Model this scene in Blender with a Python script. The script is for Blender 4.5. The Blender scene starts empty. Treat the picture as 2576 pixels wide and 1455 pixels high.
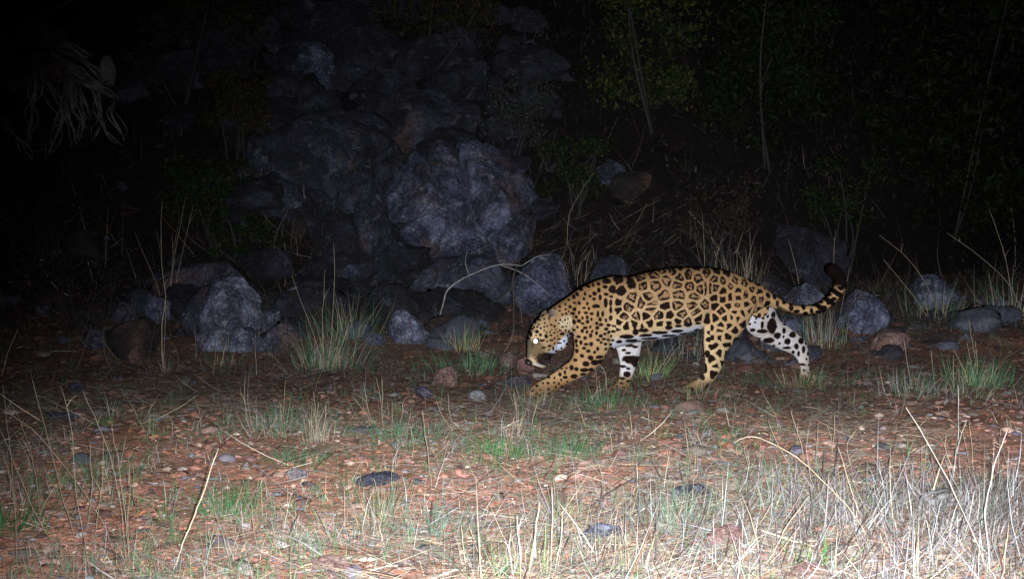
import bpy, bmesh, math, random
import numpy as np
from mathutils import Vector, Matrix
from mathutils.bvhtree import BVHTree

S = bpy.context.scene
COL = S.collection
rnd = random.Random(7)
RNG = np.random.default_rng(11)

# ------------------------------------------------------------------ camera
CAM_H = 1.0
PITCH = math.radians(3.84)
HFOV = math.radians(45.0)
cam_d = bpy.data.cameras.new('camera')
cam_d.sensor_width = 36.0
cam_d.angle = HFOV
cam_d.clip_start = 0.05
cam_d.clip_end = 400.0
cam = bpy.data.objects.new('camera', cam_d)
cam.location = (0, 0, CAM_H)
cam.rotation_euler = (math.pi / 2 - PITCH, 0, 0)
COL.objects.link(cam)
S.camera = cam

# ------------------------------------------------------------------ night sky
W = bpy.data.worlds.new('World')
S.world = W
W.use_nodes = True
nt = W.node_tree
nt.nodes.clear()
sky = nt.nodes.new('ShaderNodeTexSky')
sky.sky_type = 'NISHITA'
sky.sun_disc = False
sky.sun_elevation = math.radians(2.0)
sky.sun_rotation = math.radians(180)
bg = nt.nodes.new('ShaderNodeBackground')
bg.inputs['Strength'].default_value = 0.0004
wo = nt.nodes.new('ShaderNodeOutputWorld')
nt.links.new(sky.outputs[0], bg.inputs[0])
nt.links.new(bg.outputs[0], wo.inputs[0])

# the camera's own flash: the only lamp that lights the photograph
fl = bpy.data.lights.new('camera_flash', 'SPOT')
fl.energy = 5500.0
fl.color = (0.95, 0.98, 1.06)
fl.shadow_soft_size = 0.012
fl.spot_size = math.radians(84)
fl.spot_blend = 1.0
flash = bpy.data.objects.new('camera_flash', fl)
flash.location = (0.03, 0.0, CAM_H - 0.022)
aim = Vector((0.96, 3.8, 0.0)) - flash.location
flash.rotation_euler = aim.to_track_quat('-Z', 'Y').to_euler()
COL.objects.link(flash)

S.view_settings.view_transform = 'Standard'
S.view_settings.look = 'None'
S.view_settings.exposure = 0.0
S.view_settings.gamma = 1.0
S.view_settings.use_curve_mapping = False
S.cycles.max_bounces = 4
S.cycles.diffuse_bounces = 2
S.cycles.glossy_bounces = 2

# ------------------------------------------------------------------ geometry helpers
FPX = 1287.5 / math.tan(HFOV / 2)          # focal length for a 2575 px wide picture
CP, SP = math.cos(PITCH), math.sin(PITCH)


def ray(px, py):
    u = (px - 1287.5) / FPX
    v = (727.5 - py) / FPX
    return Vector((u, CP + v * SP, -SP + v * CP))


def at(px, py, Y):
    d = ray(px, py)
    t = Y / d.y
    return Vector((d.x * t, Y, CAM_H + d.z * t))


# ---- numpy value noise
def _hash(ix, iy, iz, seed):
    h = (ix * 374761393 + iy * 668265263 + iz * 2147483647 + seed * 974711) & 0xFFFFFFFF
    h = ((h ^ (h >> 13)) * 1274126177) & 0xFFFFFFFF
    h = ((h ^ (h >> 16)) * 2246822519) & 0xFFFFFFFF
    h = h ^ (h >> 15)
    return (h & 0xFFFFFF).astype(np.float64) / 0xFFFFFF


def vnoise(P, seed=0):
    P = np.asarray(P, dtype=np.float64)
    if P.shape[1] == 2:
        P = np.concatenate([P, np.zeros((len(P), 1))], 1)
    I = np.floor(P).astype(np.int64)
    F = P - I
    F = F * F * F * (F * (F * 6 - 15) + 10)
    out = 0
    for dx in (0, 1):
        wx = F[:, 0] if dx else 1 - F[:, 0]
        for dy in (0, 1):
            wy = F[:, 1] if dy else 1 - F[:, 1]
            for dz in (0, 1):
                wz = F[:, 2] if dz else 1 - F[:, 2]
                out = out + wx * wy * wz * _hash(I[:, 0] + dx, I[:, 1] + dy, I[:, 2] + dz, seed)
    return out


def fbm(P, oct=4, seed=0, gain=0.5):
    P = np.asarray(P, dtype=np.float64)
    a, s, n = 1.0, 0.0, 0.0
    for o in range(oct):
        s = s + a * (vnoise(P * (2.03 ** o) + 17.3 * o, seed + o) - 0.5)
        n += a
        a *= gain
    return s / n * 2


def sstep(a, b, x):
    t = np.clip((x - a) / (b - a), 0, 1)
    return t * t * (3 - 2 * t)


# ---- terrain height
def H(x, y):
    x = np.asarray(x, dtype=np.float64)
    y = np.asarray(y, dtype=np.float64)
    sh = x.shape
    x = x.ravel(); y = y.ravel()
    P = np.stack([x, y], 1)
    toe = 10.3 + 0.75 * np.clip(x - 1.3, 0, None) ** 1.15 - 0.10 * np.clip(-x - 1.5, 0, None)
    toe = toe + 0.6 * fbm(P * 0.35, 2, 5)
    rise = 0.24 * sstep(7.3, 10.6, y)
    d = np.clip(y - toe, 0, None)
    hill = 0.78 * d - 0.18 * np.clip(d - 4, 0, None) + 0.35 * sstep(0, 0.9, d)
    hill = np.minimum(hill, 26)
    n = 0.022 * fbm(P * 1.3, 3, 1) + 0.012 * fbm(P * 6.0, 3, 2)
    n2 = sstep(0.0, 2.5, d) * (0.5 * fbm(P * 0.55, 3, 3) + 0.14 * fbm(P * 2.6, 3, 4))
    n3 = sstep(7.0, 9.5, y) * 0.05 * fbm(P * 2.0, 3, 8)
    # low swell of thatch at the right of the foreground
    sw = 0.05 * np.exp(-(((x - 1.25) / 0.7) ** 2 + ((y - 3.55) / 0.6) ** 2))
    return (rise + hill + n + n2 + n3 + sw).reshape(sh)


def h1(x, y):
    return float(H(np.array([x]), np.array([y]))[0])


def ground(px, py, lim=60.0):
    d = ray(px, py)
    Y = np.linspace(1.5, lim, 4000)
    t = Y / d.y
    X = d.x * t
    Z = CAM_H + d.z * t
    g = H(X, Y)
    k = np.nonzero(Z <= g)[0]
    i = k[0] if len(k) else len(Y) - 1
    return Vector((X[i], Y[i], g[i]))


# ---- mesh helpers
def mesh_np(name, V, F, mat=None, col=None, smooth=False):
    """V (n,3); F list of (m,k) integer arrays."""
    me = bpy.data.meshes.new(name)
    V = np.asarray(V, dtype=np.float32)
    me.vertices.add(len(V))
    me.vertices.foreach_set('co', V.ravel())
    loops, starts, totals = [], [], []
    s = 0
    for f in F:
        f = np.asarray(f, dtype=np.int32)
        if not len(f):
            continue
        k = f.shape[1]
        loops.append(f.ravel())
        starts.append(s + np.arange(len(f), dtype=np.int32) * k)
        totals.append(np.full(len(f), k, dtype=np.int32))
        s += f.size
    loops = np.concatenate(loops); starts = np.concatenate(starts); totals = np.concatenate(totals)
    me.loops.add(len(loops))
    me.loops.foreach_set('vertex_index', loops)
    me.polygons.add(len(starts))
    me.polygons.foreach_set('loop_start', starts)
    me.polygons.foreach_set('loop_total', totals)
    if smooth:
        me.polygons.foreach_set('use_smooth', np.ones(len(starts), dtype=bool))
    me.update(calc_edges=True)
    if col is not None:
        a = me.color_attributes.new('Col', 'FLOAT_COLOR', 'POINT')
        c = np.ones((len(V), 4), dtype=np.float32)
        c[:, :3] = col
        a.data.foreach_set('color', c.ravel())
    if mat:
        me.materials.append(mat)
    return me


def link(name, me, parent=None, loc=None):
    o = bpy.data.objects.new(name, me)
    COL.objects.link(o)
    if loc is not None:
        o.location = loc
    if parent:
        o.parent = parent
    return o


def tag(o, label=None, cat=None, group=None, kind=None):
    if label: o['label'] = label
    if cat: o['category'] = cat
    if group: o['group'] = group
    if kind: o['kind'] = kind
    return o


def empty(name, loc, label, cat, group=None):
    o = bpy.data.objects.new(name, None)
    COL.objects.link(o)
    o.location = loc
    o.empty_display_size = 0.1
    return tag(o, label, cat, group)


class MB:
    """collects arrays of geometry for one mesh"""
    def __init__(self):
        self.V, self.F3, self.F4, self.C, self.n = [], [], [], [], 0

    def add(self, V, F4=None, F3=None, C=None):
        V = np.asarray(V, dtype=np.float64)
        if F4 is not None and len(F4): self.F4.append(np.asarray(F4) + self.n)
        if F3 is not None and len(F3): self.F3.append(np.asarray(F3) + self.n)
        self.V.append(V)
        if C is None: C = np.full((len(V), 3), 0.2)
        C = np.asarray(C, dtype=np.float64)
        if C.ndim == 1: C = np.tile(C, (len(V), 1))
        self.C.append(C)
        self.n += len(V)

    def mesh(self, name, mat, smooth=False, org=(0, 0, 0)):
        F = []
        if self.F4: F.append(np.concatenate(self.F4))
        if self.F3: F.append(np.concatenate(self.F3))
        return mesh_np(name, np.concatenate(self.V) - np.array(org), F, mat, np.concatenate(self.C), smooth)


def catmull(P, m):
    """resample control rows P (n,k) smoothly, m samples per span"""
    P = np.asarray(P, dtype=np.float64)
    n = len(P)
    Q = np.concatenate([[2 * P[0] - P[1]], P, [2 * P[-1] - P[-2]]])
    out = []
    for i in range(n - 1):
        p0, p1, p2, p3 = Q[i:i + 4]
        for j in range(m):
            t = j / m
            out.append(0.5 * ((2 * p1) + (-p0 + p2) * t + (2 * p0 - 5 * p1 + 4 * p2 - p3) * t * t + (-p0 + 3 * p1 - 3 * p2 + p3) * t ** 3))
    out.append(P[-1])
    return np.array(out)


def tube(P, R, n=6, m=3, closed=True):
    """P (k,3), R (k): verts, quads, tris of a tapered tube"""
    A = catmull(np.concatenate([np.asarray(P, float), np.asarray(R, float)[:, None]], 1), m) if m > 1 else np.concatenate([np.asarray(P, float), np.asarray(R, float)[:, None]], 1)
    P, R = A[:, :3], np.maximum(A[:, 3], 1e-4)
    T = np.gradient(P, axis=0)
    T /= np.linalg.norm(T, axis=1)[:, None] + 1e-9
    up = np.array([0.31, 0.9, 0.2])
    if abs(T[len(T) // 2] @ up) > 0.95: up = np.array([1.0, 0, 0])
    B = np.cross(T, up); B /= np.linalg.norm(B, axis=1)[:, None] + 1e-9
    N = np.cross(B, T)
    a = np.linspace(0, 2 * np.pi, n, endpoint=False)
    V = P[:, None, :] + R[:, None, None] * (np.cos(a)[None, :, None] * B[:, None, :] + np.sin(a)[None, :, None] * N[:, None, :])
    k = len(P)
    i = np.arange(k - 1)[:, None] * n
    j = np.arange(n)[None, :]
    F4 = np.stack([i + j, i + (j + 1) % n, i + n + (j + 1) % n, i + n + j], -1).reshape(-1, 4)
    V = V.reshape(-1, 3)
    F3 = []
    if closed:
        V = np.concatenate([V, P[:1], P[-1:]])
        c0, c1 = k * n, k * n + 1
        F3 = [(c0, (q + 1) % n, q) for q in range(n)] + [(c1, (k - 1) * n + q, (k - 1) * n + (q + 1) % n) for q in range(n)]
    return V, F4, np.array(F3, dtype=np.int64).reshape(-1, 3)


def blades(base, az, lean, curl, L, wd, col, seg=3, twist=None, tipcol=None):
    """many grass blades at once; curved tapered strips. returns V, F4, C"""
    n = len(base)
    base = np.asarray(base, float)
    s = np.linspace(0, 1, seg + 1)
    th = lean[:, None] + curl[:, None] * s[None, :]
    dh = np.sin(th); dv = np.cos(th)
    step = (L / seg)[:, None]
    ch = np.concatenate([np.zeros((n, 1)), np.cumsum((dh[:, 1:] + dh[:, :-1]) / 2 * step, 1)], 1)
    cv = np.concatenate([np.zeros((n, 1)), np.cumsum((dv[:, 1:] + dv[:, :-1]) / 2 * step, 1)], 1)
    ca, sa = np.cos(az)[:, None], np.sin(az)[:, None]
    C = np.stack([base[:, 0:1] + ch * ca, base[:, 1:2] + ch * sa, base[:, 2:3] + cv], -1)
    tw = RNG.uniform(0, np.pi, n) if twist is None else twist
    wv = np.stack([np.cos(az + np.pi / 2 + (tw - np.pi / 2) * 0.9), np.sin(az + np.pi / 2 + (tw - np.pi / 2) * 0.9), 0.25 * np.sin(tw * 2)], -1)
    taper = np.maximum(1 - s ** 1.6, 0.08)
    off = wv[:, None, :] * (wd[:, None] * taper[None, :] * 0.5)[:, :, None]
    V = np.stack([C - off, C + off], 2).reshape(-1, 3)
    k = 2 * (seg + 1)
    b = (np.arange(n) * k)[:, None]
    q = (np.arange(seg) * 2)[None, :]
    F4 = np.stack([b + q, b + q + 1, b + q + 3, b + q + 2], -1).reshape(-1, 4)
    cc = np.repeat(col[:, None, :], seg + 1, 1)
    if tipcol is not None:
        cc = cc * (1 - s[None, :, None]) + tipcol[:, None, :] * s[None, :, None]
    cc = np.repeat(cc.reshape(-1, 3), 2, 0)
    return V, F4, cc


# ------------------------------------------------------------------ materials
def new_mat(name):
    m = bpy.data.materials.new(name)
    m.use_nodes = True
    return m, m.node_tree, m.node_tree.nodes['Principled BSDF']


def node(nt, typ, **kw):
    n = nt.nodes.new(typ)
    for k, v in kw.items():
        if k in n.inputs.keys() if hasattr(n.inputs, 'keys') else False:
            n.inputs[k].default_value = v
        else:
            setattr(n, k, v)
    return n


def attr_mat(name, rough=0.75, spec=0.25, noise_scale=None, noise_amt=0.3, bump=0.0, bump_scale=60, trans=0.0):
    m, nt, p = new_mat(name)
    a = node(nt, 'ShaderNodeVertexColor', layer_name='Col')
    src = a.outputs['Color']
    if noise_scale:
        tc = node(nt, 'ShaderNodeTexCoord')
        nz = node(nt, 'ShaderNodeTexNoise')
        nz.inputs['Scale'].default_value = noise_scale
        nz.inputs['Detail'].default_value = 4
        nt.links.new(tc.outputs['Object'], nz.inputs['Vector'])
        mr = node(nt, 'ShaderNodeMapRange')
        mr.inputs['From Min'].default_value = 0.3; mr.inputs['From Max'].default_value = 0.7
        mr.inputs['To Min'].default_value = 1 - noise_amt; mr.inputs['To Max'].default_value = 1 + noise_amt
        nt.links.new(nz.outputs['Fac'], mr.inputs['Value'])
        mx = node(nt, 'ShaderNodeVectorMath', operation='SCALE')
        nt.links.new(src, mx.inputs[0]); nt.links.new(mr.outputs[0], mx.inputs['Scale'])
        src = mx.outputs[0]
    nt.links.new(src, p.inputs['Base Color'])
    p.inputs['Diffuse Roughness'].default_value = 0.1
    p.inputs['Roughness'].default_value = rough
    p.inputs['Specular IOR Level'].default_value = spec
    if bump:
        tc2 = node(nt, 'ShaderNodeTexCoord')
        nb = node(nt, 'ShaderNodeTexNoise')
        nb.inputs['Scale'].default_value = bump_scale; nb.inputs['Detail'].default_value = 5
        nt.links.new(tc2.outputs['Object'], nb.inputs['Vector'])
        b = node(nt, 'ShaderNodeBump')
        b.inputs['Strength'].default_value = bump; b.inputs['Distance'].default_value = 0.01
        nt.links.new(nb.outputs['Fac'], b.inputs['Height'])
        nt.links.new(b.outputs[0], p.inputs['Normal'])
    if trans:
        out = nt.nodes['Material Output']
        tb = node(nt, 'ShaderNodeBsdfTranslucent')
        nt.links.new(src, tb.inputs['Color'])
        ms = node(nt, 'ShaderNodeMixShader')
        ms.inputs[0].default_value = trans
        nt.links.new(p.outputs[0], ms.inputs[1]); nt.links.new(tb.outputs[0], ms.inputs[2])
        nt.links.new(ms.outputs[0], out.inputs['Surface'])
    return m


def soil_mat():
    m, nt, p = new_mat('red_soil')
    tc = node(nt, 'ShaderNodeTexCoord')
    def nz(scale, det=5, rough=0.6):
        n = node(nt, 'ShaderNodeTexNoise')
        n.inputs['Scale'].default_value = scale; n.inputs['Detail'].default_value = det; n.inputs['Roughness'].default_value = rough
        nt.links.new(tc.outputs['Object'], n.inputs['Vector'])
        return n
    n1 = nz(1.4); n2 = nz(14, 8, 0.7); n3 = nz(90, 4)
    cr = node(nt, 'ShaderNodeValToRGB')
    e = cr.color_ramp.elements
    e[0].position = 0.28; e[0].color = (0.12, 0.055, 0.035, 1)
    e[1].position = 0.75; e[1].color = (0.40, 0.25, 0.18, 1)
    k = cr.color_ramp.elements.new(0.5); k.color = (0.29, 0.125, 0.082, 1)
    nt.links.new(n2.outputs['Fac'], cr.inputs[0])
    cr2 = node(nt, 'ShaderNodeValToRGB')
    e = cr2.color_ramp.elements
    e[0].position = 0.35; e[0].color = (0.33, 0.145, 0.095, 1)
    e[1].position = 0.65; e[1].color = (0.22, 0.17, 0.12, 1)
    nt.links.new(n1.outputs['Fac'], cr2.inputs[0])
    mx = node(nt, 'ShaderNodeMix', data_type='RGBA')
    mx.inputs['Factor'].default_value = 0.45
    nt.links.new(cr.outputs[0], mx.inputs['A']); nt.links.new(cr2.outputs[0], mx.inputs['B'])
    # soil colour paled near and darkened far, painting in extra flash falloff
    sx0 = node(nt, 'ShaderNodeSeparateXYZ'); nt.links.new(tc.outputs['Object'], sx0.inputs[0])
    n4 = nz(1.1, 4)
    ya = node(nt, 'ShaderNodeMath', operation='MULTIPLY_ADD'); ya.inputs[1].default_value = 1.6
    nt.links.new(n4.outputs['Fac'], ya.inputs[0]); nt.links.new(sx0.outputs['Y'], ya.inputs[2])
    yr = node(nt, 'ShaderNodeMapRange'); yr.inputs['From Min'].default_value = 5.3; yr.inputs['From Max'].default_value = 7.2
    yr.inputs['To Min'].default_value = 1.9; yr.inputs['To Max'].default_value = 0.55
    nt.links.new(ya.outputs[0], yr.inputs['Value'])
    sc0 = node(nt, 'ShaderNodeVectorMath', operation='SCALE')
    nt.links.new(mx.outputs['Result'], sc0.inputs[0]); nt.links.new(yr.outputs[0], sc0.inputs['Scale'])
    # leaf mould on the slope, gloom darkened into its colour; red soil on the flat
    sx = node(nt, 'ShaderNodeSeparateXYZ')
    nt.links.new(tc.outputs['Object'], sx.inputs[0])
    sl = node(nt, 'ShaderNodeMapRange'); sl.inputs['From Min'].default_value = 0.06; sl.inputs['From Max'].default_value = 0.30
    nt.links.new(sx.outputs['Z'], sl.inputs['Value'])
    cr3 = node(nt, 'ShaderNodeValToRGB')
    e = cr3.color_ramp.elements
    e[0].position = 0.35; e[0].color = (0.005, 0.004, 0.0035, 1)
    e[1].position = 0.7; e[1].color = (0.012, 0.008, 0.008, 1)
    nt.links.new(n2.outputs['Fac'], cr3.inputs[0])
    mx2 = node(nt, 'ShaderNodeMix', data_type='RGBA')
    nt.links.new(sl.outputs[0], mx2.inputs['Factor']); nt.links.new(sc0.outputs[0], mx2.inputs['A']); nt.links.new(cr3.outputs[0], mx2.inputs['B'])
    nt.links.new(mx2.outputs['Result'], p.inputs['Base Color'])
    p.inputs['Diffuse Roughness'].default_value = 0.2
    p.inputs['Roughness'].default_value = 0.95
    p.inputs['Specular IOR Level'].default_value = 0.1
    ad = node(nt, 'ShaderNodeMath', operation='ADD')
    nt.links.new(n2.outputs['Fac'], ad.inputs[0]); nt.links.new(n3.outputs['Fac'], ad.inputs[1])
    b = node(nt, 'ShaderNodeBump')
    b.inputs['Strength'].default_value = 1.0; b.inputs['Distance'].default_value = 0.06
    nt.links.new(ad.outputs[0], b.inputs['Height'])
    nt.links.new(b.outputs[0], p.inputs['Normal'])
    return m


def rock_mat(name, c1, c2, c3, stain=(0.10, 0.055, 0.035), lich=(0.32, 0.34, 0.33), scale=1.0, lich_amt=0.7, bumpd=0.09):
    m, nt, p = new_mat(name)
    tc = node(nt, 'ShaderNodeTexCoord')
    oi = node(nt, 'ShaderNodeObjectInfo')
    vm = node(nt, 'ShaderNodeVectorMath', operation='MULTIPLY_ADD')
    nt.links.new(oi.outputs['Random'], vm.inputs[0])
    vm.inputs[1].default_value = (37, 11, 53)
    nt.links.new(tc.outputs['Object'], vm.inputs[2])
    V = vm.outputs[0]
    def nz(s, det=6, r=0.6, dist=0.0):
        n = node(nt, 'ShaderNodeTexNoise')
        n.inputs['Scale'].default_value = s * scale; n.inputs['Detail'].default_value = det
        n.inputs['Roughness'].default_value = r; n.inputs['Distortion'].default_value = dist
        nt.links.new(V, n.inputs['Vector']); return n
    def ramp(a, stops):
        c = node(nt, 'ShaderNodeValToRGB')
        while len(c.color_ramp.elements) > 1: c.color_ramp.elements.remove(c.color_ramp.elements[-1])
        c.color_ramp.elements[0].position = stops[0][0]; c.color_ramp.elements[0].color = (*stops[0][1], 1)
        for q, cc in stops[1:]:
            el = c.color_ramp.elements.new(q); el.color = (*cc, 1)
        nt.links.new(a, c.inputs[0]); return c
    def mix(f, a, b):
        x = node(nt, 'ShaderNodeMix', data_type='RGBA')
        nt.links.new(f, x.inputs['Factor']); nt.links.new(a, x.inputs['A'])
        if isinstance(b, tuple): x.inputs['B'].default_value = (*b, 1)
        else: nt.links.new(b, x.inputs['B'])
        return x.outputs['Result']
    base = ramp(nz(3.2, 8, 0.65, 0.4).outputs['Fac'], [(0.34, tuple(v * 0.55 for v in c1)), (0.47, c1), (0.55, c2), (0.68, c3)])
    w, bl = (1, 1, 1), (0, 0, 0)
    ls = ramp(nz(9, 6, 0.75).outputs['Fac'], [(0.55, bl), (0.66, (lich_amt,) * 3)])
    c = mix(ls.outputs[0], base.outputs[0], lich)
    st = ramp(nz(1.7, 5, 0.6, 0.8).outputs['Fac'], [(0.54, bl), (0.70, (0.75,) * 3)])
    c = mix(st.outputs[0], c, stain)
    ti = ramp(nz(2.6, 4, 0.6, 1.0).outputs['Fac'], [(0.52, bl), (0.66, (0.55,) * 3)])
    c = mix(ti.outputs[0], c, (c2[0] * 1.15, c2[1] * 0.82, c2[2] * 1.05))
    fl_ = ramp(nz(60, 2, 0.8).outputs['Fac'], [(0.60, bl), (0.68, (0.6,) * 3)])
    c = mix(fl_.outputs[0], c, tuple(min(1, v * 1.6) for v in c3))
    sp = ramp(nz(38, 3, 0.7).outputs['Fac'], [(0.40, (0.55,) * 3), (0.56, bl)])
    c = mix(sp.outputs[0], c, tuple(v * 0.3 for v in c1))
    nt.links.new(c, p.inputs['Base Color'])
    p.inputs['Roughness'].default_value = 0.85
    p.inputs['Specular IOR Level'].default_value = 0.25
    vo = node(nt, 'ShaderNodeTexVoronoi', feature='DISTANCE_TO_EDGE')
    vo.inputs['Scale'].default_value = 2.1 * scale
    wn = nz(4, 4, 0.6)
    vm2 = node(nt, 'ShaderNodeVectorMath', operation='MULTIPLY_ADD')
    nt.links.new(wn.outputs['Color'], vm2.inputs[0]); vm2.inputs[1].default_value = (0.5, 0.5, 0.5)
    nt.links.new(V, vm2.inputs[2]); nt.links.new(vm2.outputs[0], vo.inputs['Vector'])
    cr = node(nt, 'ShaderNodeMapRange'); cr.inputs['From Max'].default_value = 0.035
    nt.links.new(vo.outputs['Distance'], cr.inputs['Value'])
    h1_ = nz(5, 9, 0.7); h2_ = nz(30, 6, 0.7)
    a1 = node(nt, 'ShaderNodeMath', operation='MULTIPLY_ADD'); a1.inputs[1].default_value = 0.35
    nt.links.new(h2_.outputs['Fac'], a1.inputs[0]); nt.links.new(h1_.outputs['Fac'], a1.inputs[2])
    a2 = node(nt, 'ShaderNodeMath', operation='MULTIPLY_ADD'); a2.inputs[1].default_value = 0.28
    nt.links.new(cr.outputs[0], a2.inputs[0]); nt.links.new(a1.outputs[0], a2.inputs[2])
    b = node(nt, 'ShaderNodeBump'); b.inputs['Strength'].default_value = 0.9; b.inputs['Distance'].default_value = bumpd
    nt.links.new(a2.outputs[0], b.inputs['Height']); nt.links.new(b.outputs[0], p.inputs['Normal'])
    return m


def plain_mat(name, col, rough=0.8, spec=0.3, nscale=25, amt=0.4, bump=0.4):
    m, nt, p = new_mat(name)
    tc = node(nt, 'ShaderNodeTexCoord')
    n = node(nt, 'ShaderNodeTexNoise'); n.inputs['Scale'].default_value = nscale; n.inputs['Detail'].default_value = 6
    nt.links.new(tc.outputs['Object'], n.inputs['Vector'])
    c = node(nt, 'ShaderNodeValToRGB')
    e = c.color_ramp.elements
    e[0].position = 0.3; e[0].color = (*[v * (1 - amt) for v in col], 1)
    e[1].position = 0.7; e[1].color = (*[min(1, v * (1 + amt)) for v in col], 1)
    nt.links.new(n.outputs['Fac'], c.inputs[0]); nt.links.new(c.outputs[0], p.inputs['Base Color'])
    p.inputs['Roughness'].default_value = rough; p.inputs['Specular IOR Level'].default_value = spec
    if bump:
        b = node(nt, 'ShaderNodeBump'); b.inputs['Strength'].default_value = bump; b.inputs['Distance'].default_value = 0.01
        nt.links.new(n.outputs['Fac'], b.inputs['Height']); nt.links.new(b.outputs[0], p.inputs['Normal'])
    return m


M_SOIL = soil_mat()
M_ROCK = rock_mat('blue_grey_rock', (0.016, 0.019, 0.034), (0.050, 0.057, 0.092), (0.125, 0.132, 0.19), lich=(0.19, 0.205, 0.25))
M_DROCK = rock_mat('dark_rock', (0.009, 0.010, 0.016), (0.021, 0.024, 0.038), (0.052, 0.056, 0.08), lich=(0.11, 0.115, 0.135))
M_BANK = rock_mat('shaded_bank_rock', (0.004, 0.0045, 0.0075), (0.011, 0.012, 0.019), (0.030, 0.032, 0.046), lich=(0.06, 0.064, 0.078), stain=(0.016, 0.010, 0.008))  # dark rock dimmed again, the gloom of the bank put into its colour
M_LROCK = rock_mat('light_blue_rock', (0.036, 0.040, 0.062), (0.095, 0.104, 0.150), (0.22, 0.235, 0.30), scale=1.6, lich=(0.27, 0.285, 0.325))
M_BROCK = rock_mat('brown_rock', (0.010, 0.007, 0.006), (0.018, 0.012, 0.011), (0.032, 0.024, 0.022), scale=1.6, lich=(0.045, 0.04, 0.038))
M_PROCK = rock_mat('pink_tan_rock', (0.060, 0.030, 0.024), (0.105, 0.062, 0.052), (0.17, 0.12, 0.105), lich=(0.17, 0.155, 0.15), scale=2.0, bumpd=0.02)
M_WROCK = rock_mat('pale_rock', (0.08, 0.085, 0.09), (0.13, 0.137, 0.138), (0.2, 0.21, 0.2), scale=2.0, bumpd=0.02)
M_STONE = attr_mat('small_stone', 0.85, 0.2, 30, 0.35, 0.6, 80)
M_GRASS = attr_mat('grass_blade', 0.6, 0.3, trans=0.18)
M_LITTER = attr_mat('dry_litter', 0.8, 0.15, 60, 0.25)
M_LEAF = attr_mat('shrub_leaf', 0.7, 0.08, trans=0.15)
M_BARK = plain_mat('grey_bark', (0.006, 0.005, 0.0045))
M_TWIG = plain_mat('dark_twig', (0.025, 0.018, 0.016))
M_ROOT = plain_mat('weathered_root', (0.085, 0.079, 0.075), nscale=18, amt=0.5)
M_OLDWOOD = plain_mat('grey_rotten_wood', (0.06, 0.058, 0.055), nscale=40, amt=0.7)
M_DEAD = plain_mat('silver_deadwood', (0.13, 0.125, 0.12), nscale=30, amt=0.45)

# ------------------------------------------------------------------ ground: one sheet
def build_ground():
    ys = np.concatenate([np.linspace(-6, 2.2, 24), 2.3 * (13.0 / 2.3) ** (np.linspace(0, 1, 420)), np.linspace(13.2, 60, 150)])
    us = np.concatenate([np.linspace(-3, -0.56, 40), np.linspace(-0.55, 0.55, 420), np.linspace(0.56, 3, 40)])
    Y, U = np.meshgrid(ys, us, indexing='ij')
    X = U * np.maximum(Y, 2.2)
    Z = H(X, Y)
    P = np.stack([X.ravel(), Y.ravel()], 1)
    near = sstep(14, 9, P[:, 1]) * sstep(0.2, 1.5, P[:, 1])
    Z = Z.ravel() + near * (0.006 * fbm(P * 25, 2, 21) + 0.004 * fbm(P * 60, 2, 22))
    V = np.stack([X.ravel(), Y.ravel(), Z], 1)
    r, c = Y.shape
    i = np.arange(r - 1)[:, None] * c; j = np.arange(c - 1)[None, :]
    F = np.stack([i + j, i + j + 1, i + c + j + 1, i + c + j], -1).reshape(-1, 4)
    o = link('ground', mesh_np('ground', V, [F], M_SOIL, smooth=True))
    tag(o, kind='structure')


build_ground()

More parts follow.
